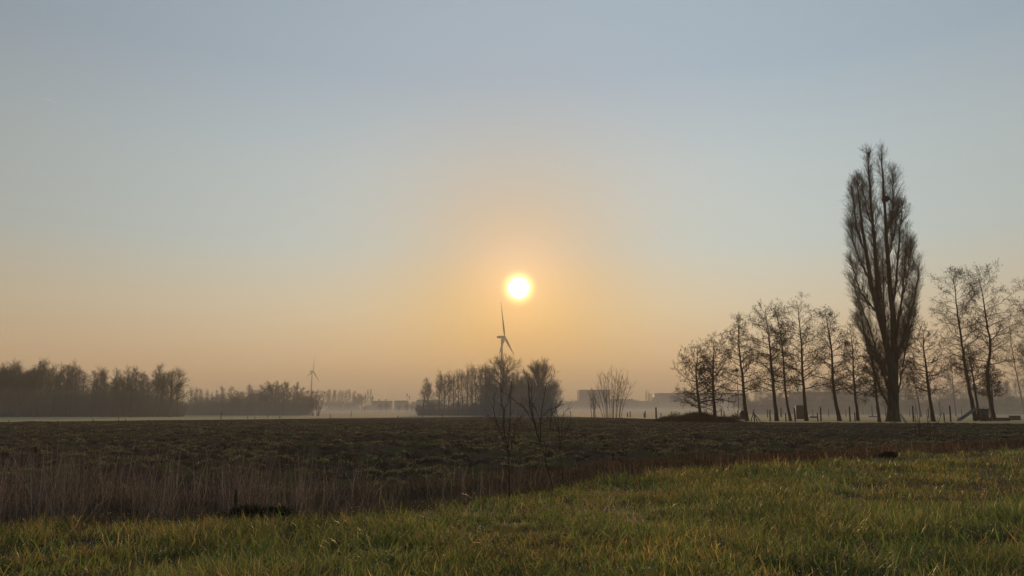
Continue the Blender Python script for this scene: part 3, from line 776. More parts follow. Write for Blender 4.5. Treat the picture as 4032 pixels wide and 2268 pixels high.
thicket('undergrowth', 'scrub at the foot of the low wood left of the middle', [(735, 1240, 178, 205, 48, 4500)], M['wood_twig'], 5)
thicket('undergrowth', 'dark scrub at the foot of the middle wood', [(1655, 1900, 172, 190, 22, 1600), (1900, 2150, 168, 190, 50, 3600), (2050, 2170, 160, 180, 50, 1800)], M['wood_twig'], 6)
thicket('undergrowth', 'hazy scrub at the foot of the wood behind the alders', [(2900, 4300, 205, 260, 45, 9000)], M['wood_twig'], 8)

# ------------------------------------------------------------------ stemmed shrubs at the far field edge
def stems_shrub(name, label, px0, pyb, tips, seed, spread=26, r=0.05, cat='shrub', mat=None, group=None, sub=True):
    rng = np.random.default_rng(seed)
    b = gpt(px0, pyb); Y = b.y; base = np.array([b.x, Y, gz(b.x, Y)])
    root_ = None
    T = Tubes(); P = []; Rr = []
    for px, py in tips:
        e = np.array(list(at(px, py, Y))) + np.array([0, rng.uniform(-1.2, 1.2), 0]) - base
        sx = (px - px0) / F * Y * 0.45 + rng.uniform(-0.1, 0.1)
        s0 = np.array([sx, rng.uniform(-0.3, 0.3), -0.1])
        m1 = s0 * 0.6 + e * 0.4 + np.array([-(e[0] - s0[0]) * 0.12, 0, 0]) + rng.normal(0, 0.06, 3)
        m2 = s0 * 0.25 + e * 0.75 + np.array([-(e[0] - s0[0]) * 0.03, 0, 0]) + rng.normal(0, 0.06, 3)
        P.append(resample([s0, m1, m2, e], 12)); Rr.append(np.linspace(r, r * 0.36, 12))
    P = np.array(P); Rr = np.array(Rr); T.add(P, Rr, 5)
    if sub:
        hh = P[:, -1, 2].mean()
        P1, R1 = kids(P, Rr, 10, rng, 0.3, 0.95, lambda t: hh * 0.28 * (1.2 - 0.6 * t), 0.5, 5, up=0.12, wob=0.08, rmin=0.016)
        T.add(P1, R1, 3)
        P2, R2 = kids(P1, R1, 4, rng, 0.2, 0.95, hh * 0.11, 0.5, 3, up=0.1, wob=0.1, rmin=0.013)
        T.add(P2, R2, 3)
    o = T.build(name, mat or M['shrub'], None, loc=base)
    tag(o, label, cat, group)
    return o
stems_shrub('bare_shrub', 'tall bare shrub of many upright stems before the square warehouse', 2410, 1648,
    [(2362, 1478), (2383, 1470), (2396, 1466), (2409, 1455), (2425, 1470), (2437, 1466), (2452, 1478), (2474, 1484), (2486, 1512), (2352, 1520), (2340, 1550), (2462, 1500), (2420, 1490), (2376, 1500), (2445, 1500)], 21)
stems_shrub('bare_shrub', 'narrow bare shrub left of the many-stemmed shrub', 2340, 1650, [(2322, 1545), (2335, 1538), (2345, 1560), (2330, 1570)], 22)

# ------------------------------------------------------------------ saplings at the ditch, traced stem by stem
def sapling(label, Y, parts, seed, name='sapling'):
    rng = np.random.default_rng(seed)
    g = at(parts[0][0][0][0], parts[0][0][0][1], Y)
    base = np.array([g.x, Y, gz(g.x, Y)])
    T = Tubes(); B = Tubes()
    root = empty(name, base)
    tag(root, label, 'sapling')
    for k, (pp, r, dy) in enumerate(parts):
        W = np.array([list(at(px, py, Y)) for px, py in pp]) - base
        if k == 0: W = np.concatenate([[[0, 0, -0.1]], W])
        W[:, 1] += np.linspace(0, dy, len(W))
        line = resample(W, 14); line[1:] += rng.normal(0, 0.006, (13, 3))
        r *= 1.0 if k else 0.9
        rad = np.linspace(r, max(0.0045, r * 0.42), 14)
        (T if k == 0 else B).add(line, rad, 6)
        if k > 0:
            P1, R1 = kids(line[None], rad[None], 5, rng, 0.25, 0.95, 0.26, 0.55, 4, up=0.15, wob=0.1, rmin=0.003)
            B.add(P1, R1, 4)
    T.build('trunk', M['sapling'], root); B.build('branches', M['sapling'], root)
sapling('slim bare sapling in the ditch, left of the pair, below the wind turbine', 14.2, [
  ([(2008, 1960), (2006, 1880), (2003, 1777)], 0.017, 0),
  ([(2003, 1790), (1980, 1730), (1960, 1679), (1945, 1626), (1942, 1590), (1947, 1548)], 0.008, 0.2),
  ([(2002, 1777), (1990, 1725), (1983, 1670), (1978, 1600), (1972, 1550), (1971, 1508)], 0.010, -0.1),
  ([(2001, 1760), (2003, 1705), (2008, 1640), (2010, 1570), (2014, 1495)], 0.010, 0.1),
  ([(1985, 1690), (1988, 1607), (2002, 1580), (2008, 1540)], 0.006, 0.1),
  ([(2004, 1800), (2022, 1720), (2032, 1660), (2040, 1628)], 0.006, 0.2),
  ([(1960, 1679), (1940, 1650), (1920, 1632)], 0.004, -0.1),
  ([(2034, 1655), (2060, 1640)], 0.003, 0.1),
], 51)
sapling('leaning bare sapling with crossing branches, right of the pair', 15.6, [
  ([(2180, 1935), (2160, 1860), (2145, 1800), (2128, 1745)], 0.018, 0),
  ([(2128, 1748), (2112, 1695), (2098, 1650), (2088, 1610), (2080, 1560), (2078, 1530), (2084, 1475)], 0.012, -0.2),
  ([(2110, 1690), (2098, 1640), (2088, 1580), (2086, 1520)], 0.007, 0.2),
  ([(2108, 1685), (2096, 1620), (2094, 1560), (2091, 1510)], 0.006, -0.1),
  ([(2128, 1740), (2128, 1672), (2134, 1607), (2144, 1555), (2152, 1505)], 0.010, 0.1),
  ([(2100, 1660), (2060, 1600), (2010, 1565), (1973, 1536)], 0.007, -0.2),
  ([(2092, 1632), (2062, 1605), (2045, 1585)], 0.004, 0.1),
  ([(2126, 1650), (2112, 1615), (2098, 1585)], 0.005, 0.1),
  ([(2112, 1700), (2140, 1630), (2180, 1608), (2219, 1590)], 0.006, 0.2),
  ([(2128, 1672), (2165, 1640), (2190, 1610), (2215, 1572)], 0.005, -0.1),
], 52)
sapling('small bare sapling low to the right of the leaning pair', 16.2, [
  ([(2215, 1870), (2210, 1810), (2205, 1760)], 0.011, 0),
  ([(2205, 1765), (2198, 1690), (2180, 1630), (2170, 1610)], 0.006, 0.1),
  ([(2206, 1760), (2200, 1660), (2190, 1610)], 0.005, -0.1),
  ([(2208, 1770), (2212, 1680), (2222, 1620), (2252, 1605)], 0.006, 0.1),
  ([(2206, 1750), (2235, 1690), (2250, 1650), (2248, 1620)], 0.004, 0.1),
  ([(2150, 1720), (2165, 1690), (2172, 1640)], 0.003, 0.0),
], 53)
def bush_right():
    tips = [(3600, 1560), (3618, 1570), (3640, 1600), (3658, 1590), (3680, 1610), (3695, 1600), (3580, 1600), (3627, 1620), (3665, 1640)]
    o = stems_shrub('bare_shrub', 'low bare shrub of thin stems in front of the broad alder', 3645, 1722, tips, 24, r=0.022, sub=False)
bush_right()

# ------------------------------------------------------------------ bramble heap
def bramble(label, px0, px1, pyt, pyb, Yd, seed, n):
    rng = np.random.default_rng(seed)
    b = gpt((px0 + px1) / 2, pyb); Y = b.y
    a = at(px0, 1600, Y).x; c = at(px1, 1600, Y).x
    H = (pyb - pyt) / F * Y
    cx, hw = (a + c) / 2, (c - a) / 2
    T = Tubes()
    def top(u): return H * (0.35 + 0.65 * (0.5 + 0.5 * np.sin(u * 6.5 + 1.2)) ** 0.5) * np.clip(1 - np.abs(u) ** 3, 0, 1)
    u = rng.uniform(-1, 1, n); yy = rng.normal(0, Yd, n)
    s = np.stack([cx + u * hw, Y + yy, np.zeros(n)], 1)
    s[:, 2] = height(s[:, 0], s[:, 1])
    hh = top(u) * np.exp(-(yy / Yd / 1.5) ** 2) * rng.uniform(0.5, 1.15, n)
    d = rng.normal(0, 1, (n, 2)); d /= np.linalg.norm(d, axis=1, keepdims=True)
    ln = rng.uniform(0.2, 1.1, n)[:, None]
    e = s.copy(); e[:, :2] += d * ln; e[:, 2] += hh * 0.55
    m = s.copy(); m[:, :2] += d * ln * 0.5; m[:, 2] += hh
    q = s * 0.5 + m * 0.5; q[:, 2] += hh * 0.2
    line = np.stack([s, q, m, e], 1)
    rad = np.tile(np.array([0.012, 0.012, 0.010, 0.006]), (n, 1)) * 1.2
    T.add(line, rad, 3)
    P1, R1 = kids(line, rad, 4, rng, 0.2, 1, 0.35, 0.8, 3, up=0.0, wob=0.25, rmin=0.008)
    T.add(P1, R1, 3)
    base = np.array([cx, Y, 0])
    o = T.build('bramble_heap', M['shrub'], None, off=base, loc=base)
    tag(o, label, 'brambles')
bramble('large brown bramble heap at the foot of the two leftmost alders', 2585, 2890, 1625, 1661, 1.6, 61, 5200)
bramble('low bramble mound left of the grey barrow', 2868, 2915, 1636, 1652, 0.8, 62, 500)
bramble('low tangle of dead stems right of the thick fence post', 2620, 2700, 1618, 1648, 0.5, 63, 160)

# ------------------------------------------------------------------ boxes etc.
def box(bm_list, c, s, rz=0.0):
    """collect a box: centre c, size s"""
    x, y, z = s[0] / 2, s[1] / 2, s[2] / 2
    v = np.array([[-x, -y, -z], [x, -y, -z], [x, y, -z], [-x, y, -z], [-x, -y, z], [x, -y, z], [x, y, z], [-x, y, z]])
    ca, sa = math.cos(rz), math.sin(rz)
    v = v @ np.array([[ca, sa, 0], [-sa, ca, 0], [0, 0, 1]]) + np.array(c)
    bm_list.append(v)
BF = np.array([[0, 3, 2, 1], [4, 5, 6, 7], [0, 1, 5, 4], [1, 2, 6, 5], [2, 3, 7, 6], [3, 0, 4, 7]])
def boxes(name, L, mat, parent=None, loc=None, bevel=0.0):
    V = np.concatenate(L); Fc = np.concatenate([BF + 8 * i for i in range(len(L))])
    o = mesh_obj(name, V, [Fc], mat, parent, loc=loc)
    if bevel:
        b = o.modifiers.new('bevel', 'BEVEL'); b.width = bevel; b.segments = 2
    return o

# ------------------------------------------------------------------ wind turbines
def turbine(label, px, hub_py, Y, blade_px, rot0, yaw, base_r=2.1, tilt=R(5)):
    hub = at(px, hub_py, Y); k = Y / F
    bl = blade_px * k; gzb = gz(hub.x, Y)
    H = hub.z - gzb
    s = bl / 50.0
    root = empty('wind_turbine', (hub.x, Y, gzb), 0)
    root.rotation_euler = (0, 0, yaw)
    tag(root, label, 'wind turbine', 'wind turbines beyond the trees')
    T = Tubes(); t = np.linspace(0, 1, 12)
    T.add(np.stack([np.zeros(12), np.zeros(12), t * (H - 1.8 * s) - 0.5], 1), (base_r * (1 - t) + 1.25 * t) * s, 20)
    T.build('tower', M['white'], root)
    # nacelle: rounded box along local y, rotor in front at -y
    prof = np.array([[1.4, 0.2], [1.9, 1.0], [2.0, 3.0], [1.9, 7.0], [1.5, 9.5], [0.7, 10.4]]) * s
    N = Tubes(); N.add(np.stack([np.zeros(6), prof[:, 1] - 3.2 * s, np.full(6, H)], 1), prof[:, 0], 12); N.build('nacelle', M['white'], root)
    hb = Tubes(); q = np.array([[0.05, -2.4], [1.0, -2.0], [1.6, -1.0], [1.7, 0.2]]) * s
    hb.add(np.stack([np.zeros(4), q[:, 1] - 3.4 * s, np.full(4, H)], 1), q[:, 0], 14); hubo = hb.build('hub', M['white'], root)
    c = np.array([0, -4.4 * s, H])
    for b in range(3):
        a = rot0 + b * 2 * math.pi / 3
        ct, st_ = math.cos(tilt), math.sin(tilt)
        tl = lambda v: np.array([v[0], v[1] * ct + v[2] * st_, -v[1] * st_ + v[2] * ct])
        er = tl((math.sin(a), 0, math.cos(a))); et = tl((math.cos(a), 0, -math.sin(a))); en = tl((0, 1, 0))
        st = np.array([0.0, 0.04, 0.10, 0.2, 0.4, 0.6, 0.8, 0.95, 1.0])
        ch = np.array([1.5, 1.7, 2.9, 3.6, 2.8, 2.0, 1.3, 0.7, 0.1]) * s
        th_ = np.array([1.4, 1.2, 0.9, 0.7, 0.5, 0.35, 0.22, 0.12, 0.05]) * s
        tw_ = np.interp(st, [0, 1], [1.15, 0.75])
        V = []
        for u, cc, tt, w in zip(st, ch, th_, tw_):
            o_ = c + er * (u * bl)
            e1 = et * math.cos(w) + en * math.sin(w); e2 = -et * math.sin(w) + en * math.cos(w)
            for ang in np.linspace(0, 2 * np.pi, 8, endpoint=False):
                V.append(o_ + e1 * (math.cos(ang) * cc / 2 + cc * 0.12) + e2 * math.sin(ang) * tt / 2)
        V = np.array(V); n = len(st)
        f = [[i * 8 + j, i * 8 + (j + 1) % 8, (i + 1) * 8 + (j + 1) % 8, (i + 1) * 8 + j] for i in range(n - 1) for j in range(8)]
        mesh_obj('blade', V, [np.array(f)], M['white'], root, smooth=True)
turbine('large wind turbine just below and left of the sun', 1976, 1327, 1020, 143, -0.06, R(76), 2.3, R(6))
turbine('medium wind turbine above the right end of the low wood', 1229, 1462, 1000, 66, 0.12, R(79), 2.6, R(2))
turbine('faint small wind turbine above the low wood, left of the medium one', 985, 1518, 1900, 34, -0.2, R(50))
turbine('faint wind turbine over the houses, higher one of the close pair', 1562, 1536, 2100, 14, 0.0, R(10), 1.6)
turbine('faint wind turbine over the houses, lower one of the close pair', 1543, 1556, 2300, 12, 0.75, R(0), 1.6)

# ------------------------------------------------------------------ pylon, masts
def pylon(label, px, top_py, Y):
    g = at(px, 1600, Y); z0 = gz(g.x, Y); H = at(px, top_py, Y).z - z0
    root = empty('power_pylon', (g.x, Y, z0)); tag(root, label, 'pylon')
    T = Tubes(); hw = lambda t: 3.2 * (1 - t) ** 1.3 + 0.35
    lv = np.linspace(0, 1, 12)
    for sx, sy in ((1, 1), (1, -1), (-1, 1), (-1, -1)):
        T.add(np.array([[sx * hw(t), sy * hw(t), t * H] for t in lv]), np.full(12, 0.16), 4)
    for a, b in zip(lv[:-1], lv[1:]):
        for s1 in ((1, 1, 1, -1), (1, -1, -1, -1), (-1, -1, -1, 1), (-1, 1, 1, 1)):
            T.add(np.array([[s1[0] * hw(a), s1[1] * hw(a), a * H], [s1[2] * hw(b), s1[3] * hw(b), b * H]]), np.full(2, 0.09), 3)
            T.add(np.array([[s1[2] * hw(a), s1[3] * hw(a), a * H], [s1[0] * hw(b), s1[1] * hw(b), b * H]]), np.full(2, 0.09), 3)
    T.build('lattice_tower', M['steel'], root)
    for zz, w in ((0.93, 4.5), (0.84, 7.0), (0.75, 5.2)):
        A = Tubes()
        for sx in (1, -1):
            A.add(np.array([[0, 0, zz * H], [sx * w, 0, zz * H - 0.9]]), np.full(2, 0.13), 4)
            A.add(np.array([[0, 0, zz * H - 2.0], [sx * w, 0, zz * H - 0.9]]), np.full(2, 0.13), 4)
        A.build('cross_arm', M['steel'], root)
pylon('lattice power pylon whose tip shows above the left wood', 140, 1421, 520)
def mast(name, label, px, top_py, Y, r, head=True, base_py=None):
    g = at(px, 1600, Y); z0 = gz(g.x, Y); H = at(px, top_py, Y).z - z0
    root = empty(name, (g.x, Y, z0)); tag(root, label, 'mast' if 'mast' in name or 'pole' in name else name.replace('_', ' '))
    T = Tubes(); T.add(np.array([[0, 0, -0.3], [0, 0, H * 0.5], [0, 0, H]]), np.array([r, r * 0.85, r * 0.7]), 8); T.build('pole', M['steel'], root)
    if head:
        L = []; box(L, (0, 0, H * 0.97), (r * 5, r * 3, r * 6)); box(L, (0, 0, H * 0.90), (r * 4, r * 3, r * 3)); boxes('antenna_head', L, M['steel'], root, bevel=r * 0.4)
mast('radio_mast', 'tiny thin mast right of the willow, over the hazy trees', 2208, 1545, 640, 0.25)
mast('radio_mast', 'thin hazy mast behind the right edge of the right house', 1602, 1551, 500, 0.16)
mast('radio_mast', 'thin hazy mast right of both houses', 1611, 1560, 500, 0.15)

# ------------------------------------------------------------------ houses and warehouses
def gable_house(name, label, px0, px1, eave_py, ridge_py, Y, depth, chimneys=(), dormer=None, flat=False, wing=None, windows=()):
    a = at(px0, 1600, Y).x; b = at(px1, 1600, Y).x; w = b - a; cx = (a + b) / 2
    z0 = gz(cx, Y) - 0.2; E = at(cx, eave_py, Y).z - z0; Rg = at(cx, ridge_py, Y).z - z0
    E = at(px0, eave_py, Y).z - z0; Rg = at(px0, ridge_py, Y).z - z0
    root = empty(name, (cx, Y, z0)); tag(root, label, 'house')
    L = []; box(L, (0, depth / 2, E / 2), (w, depth, E)); boxes('wall', L, M['brick'], root)
    ov = 0.3
    hx = w / 2 + ov; y0, y1 = -ov, depth + ov; ins = 0.0 if not flat else w * 0.06
    ym = depth / 2
    V = np.array([[-hx, y0, E + 0.01], [hx, y0, E + 0.01], [hx, y1, E + 0.01], [-hx, y1, E + 0.01], [-hx + ins, ym, Rg], [hx - ins, ym, Rg]])
    rf = mesh_obj('roof', V, [np.array([[0, 1, 5, 4], [2, 3, 4, 5], [0, 3, 2, 1]]), np.array([[1, 2, 5], [3, 0, 4]])], M['tiles'], root)
    for cxp in chimneys:
        L = []; box(L, (cxp * w / 2, ym, Rg + 0.3), (0.7, 0.7, 1.5)); box(L, (cxp * w / 2, ym, Rg + 1.08), (0.85, 0.85, 0.14)); boxes('chimney', L, M['brick'], rf)
    for (ux, uz, uw, uh) in windows:
        L = []; box(L, (ux * w / 2, -0.02, uz), (uw, 0.06, uh)); o = boxes('window', L, M['doorw'], root)
        L = []; box(L, (ux * w / 2, -0.06, uz), (uw - 0.2, 0.04, uh - 0.2)); boxes('pane', L, M['glass'], o)
    L = []; box(L, (0.1 * w, -0.03, 1.05), (1.0, 0.08, 2.1)); boxes('door', L, M['doorw'], root)
    return root, E, w
WN = [(-0.6, 1.6, 1.2, 1.3), (0.55, 1.6, 1.2, 1.3), (-0.6, 4.2, 1.1, 1.1), (0.5, 4.2, 1.1, 1.1)]
r_, E, w = gable_house('farmhouse', 'left hazy farmhouse with a chimney behind the small fruit trees', 1466, 1537, 1584, 1578, 470, 9, chimneys=(-0.4, 0.35), windows=WN)
L = []; box(L, (-w / 2 - 2.0, 4, 1.6), (3.9, 6, 3.2)); boxes('annex', L, M['brick'], r_)
r_, E, w = gable_house('house', 'right hazy house, plain and boxy with a flat hipped roof', 1552, 1600, 1580, 1577, 470, 9, flat=True, windows=[(0.35, 1.6, 1.3, 1.2), (-0.5, 1.6, 1.2, 1.3), (-0.5, 4.3, 1.1, 1.1), (0.4, 4.3, 1.1, 1.1)])
def shed(label, px0, px1, top_py, Y, depth, name='barn', cat='barn', seams=8, mats=('clad', 'clad_trim'), doors=(), group=None):
    a = at(px0, 1600, Y).x; b = at(px1, 1600, Y).x; w = b - a; cx = (a + b) / 2
    z0 = gz(cx, Y) - 0.3; H = at(px0, top_py, Y).z - z0
    root = empty(name, (cx, Y, z0)); tag(root, label, cat, group)
    L = []; box(L, (0, depth / 2, H / 2), (w, depth, H)); boxes('wall', L, M[mats[0]], root)
    L = []; box(L, (0, depth / 2, H + 0.25), (w + 0.5, depth + 0.5, 0.5)); boxes('roof_edge', L, M[mats[1]], root)
    for k in range(1, seams):
        L = []; box(L, (-w / 2 + w * k / seams, -0.06, H / 2), (0.22, 0.12, H - 0.1)); boxes('pilaster', L, M[mats[0]], root)
    for ux, uw, uh in doors:
        L = []; box(L, (ux * w / 2, -0.08, uh / 2 + 0.4), (uw, 0.14, uh)); boxes('loading_door', L, M[mats[1]], root)
    return root
shed('tall square pale warehouse behind the many-stemmed shrub', 2288, 2402, 1537, 700, 40, 'warehouse', 'warehouse', 5, doors=((-0.5, 4, 4.5), (0.1, 4, 4.5)))
shed('lower flat-roofed annex joined to the square warehouse', 2404, 2493, 1573, 712, 30, 'warehouse', 'warehouse', 4, doors=((0.3, 4, 4),))
shed('very low long hall between the two big warehouses', 2495, 2598, 1581, 735, 30, 'warehouse', 'warehouse', 6)
shed('long pale warehouse behind the leftmost alders', 2600, 2945, 1550, 690, 60, 'warehouse', 'warehouse', 12, doors=((-0.7, 4, 4.5), (-0.4, 4, 4.5), (0.2, 4, 4.5)))
shed('long dark hall behind the wood, left of the poplar', 3165, 3500, 1547, 330, 30, 'hall', 'hall', 9, mats=('darkgreen', 'clad_trim'))
shed('distant low hall left of the square warehouse', 2165, 2286, 1590, 760, 25, 'hall', 'hall', 6, doors=((0.4, 5, 3),))
shed('distant low roof between the far trees and the farmhouse', 1290, 1400, 1592, 480, 12, 'hall', 'hall', 4)
shed('hazy flat building behind the left end of the middle wood', 1640, 1735, 1578, 480, 12, 'hall', 'hall', 3, mats=('brick', 'tiles'))
def chimney_stack():
    Y = 560; g = at(1465.5, 1600, Y); z0 = gz(g.x, Y); H = at(1465, 1562, Y).z - z0
    T = Tubes(); z = np.array([0, H * 0.5, H - 1.0, H - 0.99, H]); T.add(np.stack([z * 0, z * 0, z], 1), np.array([0.75, 0.65, 0.55, 0.8, 0.8]), 12)
    tag(T.build('brick_chimney', M['brick'], None, loc=(g.x, Y, z0)), 'hazy free-standing chimney at the left gable of the farmhouse', 'chimney')
chimney_stack()

# ------------------------------------------------------------------ fence posts
def post(label, px, top_py, base_py, wpx, lean=0.0, group='fence posts among the alders', Y=None, square=False):
    b = gpt(px, base_py) if Y is None else at(px, base_py, Y)
    Yp = b.y; z0 = gz(b.x, Yp); H = at(px, top_py, Yp).z - z0; r = wpx / F * Yp / 2
    T = Tubes(); z = np.array([-0.3, H * 0.3, H * 0.7, H - 0.02, H])
    rr = np.array([1.08, 1.03, 1.0, 0.95, 0.55]) * r
    T.add(np.stack([lean * z, z * 0, z], 1), rr, 4 if square else 8)
    tp = T.n
    o = T.build('fence_post', M['post'], None, loc=(b.x, Yp, z0))
    if square: o.rotation_euler = (0, 0, R(45) + px)
    # close the top with a small cap
    tag(o, label, 'fence post', group)
PN = [(2471, 1624, 1642, 4), (2482, 1621, 1642, 4), (2536, 1626, 1644, 4), (2540, 1618, 1646, 4), (2603, 1626, 1640, 4), (2644, 1619, 1640, 3.5), (2675, 1623, 1640, 3.5), (2716, 1617, 1636, 4), (2783, 1611, 1632, 3.5), (2841, 1611, 1646, 4), (2853, 1617, 1648, 4),
      (2888, 1630, 1660, 4), (2905, 1614, 1645, 3.5), (3023, 1612, 1645, 3.5), (3033, 1614, 1660, 4.5), (3095, 1625, 1660, 4), (3132, 1606, 1661, 5), (3221, 1625, 1660, 4), (3233, 1603, 1659, 5), (3202, 1612, 1640, 3), (3264, 1611, 1642, 3),
      (3348, 1601, 1661, 5), (3367, 1624, 1660, 4), (3466, 1601, 1662, 5), (3597, 1598, 1661, 5), (3719, 1624, 1660, 4), (3744, 1597, 1661, 5), (3788, 1612, 1642, 3), (3331, 1612, 1642, 3), (3583, 1612, 1640, 3), (3657, 1610, 1645, 3)]
PN.sort()
for k, (px, t_, b_, w_) in enumerate(PN):
    kind_ = 'tall' if b_ - t_ > 50 else ('short' if b_ - t_ < 25 else 'mid-height')
    post(f'{kind_} dark wooden fence post, {ordinal(k)} from the left among the posts by the alders', px, t_, b_, w_ * 1.1, rnd.uniform(-0.05, 0.05))
post('thick square wooden post standing alone left of the bramble heap', 2584, 1604, 1648, 8, 0.0, None, square=True)
post('thick square post in the pasture between two thin alders', 3076, 1604, 1642, 7, 0.0, None, square=True)
post('thick square post seen between the poplar and the thin alder left of it', 3436, 1597, 1640, 6, 0.0, None, square=True)
post('thick square post close to the left side of the poplar trunk', 3488, 1600, 1640, 6, 0.0, None, square=True)
post('thick square post behind the low shrub right of the poplar', 3703, 1580, 1638, 7, 0.0, None, square=True)
# posts along the pale strip on the left
SP_ = [(34, 1654, 1664, 2.5), (228, 1655, 1663, 2), (367, 1650, 1660, 3), (495, 1651, 1659, 3), (466, 1640, 1660, 2), (869, 1622, 1650, 2.5), (975, 1636, 1650, 2), (1003, 1642, 1650, 2.5), (1054, 1632, 1648, 1.6), (1102, 1637, 1648, 3), (1300, 1628, 1648, 2), (1382, 1620, 1640, 2.5), (1565, 1636, 1646, 3), (1664, 1632, 1645, 2.2), (1742, 1632, 1645, 2.5)]
for k, (px, t_, b_, w_) in enumerate(SP_):
    post(f'thin stake, {ordinal(k)} from the left along the pale strip beyond the ploughed field', px, t_, b_, w_, rnd.uniform(-0.12, 0.15), 'stakes along the pale strip')

# foreground post on its dark mound, behind the grass
def near_post():
    Y = gpt(925, 2068).y + 0.6; g = at(925, 2050, Y); z0 = gz(g.x, Y)
    H = at(925, 1925, Y).z - z0; T = Tubes()
    z = np.array([-0.1, H * 0.4, H * 0.75, H * 0.97, H]); T.add(np.stack([0.01 * np.sin(z * 9), z * 0, z], 1), np.array([0.042, 0.038, 0.032, 0.024, 0.008]), 7)
    tag(T.build('wooden_stake', M['post'], None, loc=(g.x, Y, z0)), 'short dark stake standing on the dark mound at the ditch', 'stake')
near_post()

# ------------------------------------------------------------------ things under the trees
def local(px, py):
    b = gpt(px, py); return Vector((b.x, b.y, gz(b.x, b.y)))
def lamp_pole():
    b = local(2912, 1652); H = at(2909, 1462, b.y).z - b.z
    root = empty('yard_lamp', b); tag(root, 'thin pole with a round head in front of the pointed alder', 'lamp pole')
    T = Tubes(); T.add(np.array([[0, 0, -0.2], [-0.03, 0, H * 0.5], [-0.08, 0, H]]), np.array([0.06, 0.05, 0.04]), 8); T.build('pole', M['post'], root)
    Hd = Tubes(); t = np.linspace(0.02, 0.98, 9); Hd.add(np.stack([t * 0 - 0.08, t * 0, H - 0.1 + t * 0.5], 1), 0.27 * np.sin(t * np.pi) ** 0.6, 12); Hd.build('lamp_head', M['nest'], root)
lamp_pole()
def barrow():
    b = local(2926, 1660); root = empty('wheelbarrow', b, R(8)); tag(root, 'grey wheelbarrow tipped up against the pointed alder trunk', 'wheelbarrow')
    k = b.y / F
    # tipped tray, a deep tapered tub standing on edge
    V = []
    for (yy, sc, ) in ((0.0, 1.0), (0.18, 0.92), (0.42, 0.68)):
        for ang in np.linspace(0, 2 * np.pi, 16, endpoint=False):
            c_, s_ = math.cos(ang), math.sin(ang)
            sx = np.sign(c_) * abs(c_) ** 0.55 * 0.36 * sc; sz = np.sign(s_) * abs(s_) ** 0.55 * 0.50 * sc
            V.append((sx, yy, 0.78 + sz))
    f = [[i * 16 + j, i * 16 + (j + 1) % 16, (i + 1) * 16 + (j + 1) % 16, (i + 1) * 16 + j] for i in range(2) for j in range(16)]
    o = mesh_obj('tray', np.array(V), [np.array(f), np.array([[32 + j for j in range(16)]])], M['plastic'], root, smooth=False)
    for s in (-1, 1):
        T = Tubes(); T.add(np.array([[-1.0, 0.1 * s, 0.98], [-0.4, 0.2 * s, 0.55], [0.3, 0.22 * s, 0.2]]), np.full(3, 0.03), 6); T.build('handle', M['steel'], root)
        T = Tubes(); T.add(np.array([[0.1, 0.22 * s, 0.35], [0.14, 0.26 * s, -0.02]]), np.full(2, 0.025), 6); T.build('leg', M['steel'], root)
    W = Tubes(); a = np.linspace(0, 2 * np.pi, 15); W.add(np.stack([0.42 + 0.18 * np.cos(a), a * 0, 0.22 + 0.18 * np.sin(a)], 1), np.full(15, 0.045), 6); W.build('wheel', M['darkgreen'], root)
barrow()
def tripod():
    b = local(2970, 1660); k = b.y / F
    root = empty('pole_tripod', b); tag(root, 'tripod of lashed wooden poles beside the grey barrow', 'tripod')
    for dx0, dx1, y, top in ((-12, 2, 0.2, 1613), (10, -2, -0.3, 1625), (31, -5, 0.4, 1622), (2, 0, 0.0, 1612), (-4, 0, -0.4, 1630)):
        z1 = at(2970, top, b.y).z - b.z
        T = Tubes(); T.add(np.array([[dx0 * k, y, -0.1], [(dx0 + dx1) / 2 * k, y / 2, z1 / 2], [dx1 * k, -y * 0.1, z1]]), np.array([0.055, 0.05, 0.04]), 6); T.build('leg', M['post'], root)
tripod()
def cabinet():
    b = local(3152, 1650); k = b.y / F; w = 30 * k; z1 = at(3152, 1597, b.y).z - b.z
    root = empty('shelter_box', b, R(-6)); tag(root, 'dark green box-like cabinet behind the tall alder', 'cabinet')
    L = []; box(L, (0, 0, z1 / 2), (w, 0.9, z1)); boxes('body', L, M['darkgreen'], root, bevel=0.02)
    V = np.array([[-w / 2 - .06, -0.52, z1 + 0.01], [w / 2 + .06, -0.52, z1 + 0.09], [w / 2 + .06, 0.52, z1 + 0.09], [-w / 2 - .06, 0.52, z1 + 0.01], [-w / 2 - .06, -0.52, z1 + 0.06], [w / 2 + .06, -0.52, z1 + 0.14], [w / 2 + .06, 0.52, z1 + 0.14], [-w / 2 - .06, 0.52, z1 + 0.06]])
    mesh_obj('lid', V, [BF], M['darkgreen'], root)
    L = []; box(L, (0.02, -0.47, z1 * 0.45), (w * 0.8, 0.04, z1 * 0.78)); o = boxes('door', L, M['darkgreen'], root, bevel=0.01)
    L = []; box(L, (w * 0.3, -0.51, z1 * 0.5), (0.03, 0.05, 0.16)); boxes('handle', L, M['steel'], o)
cabinet()
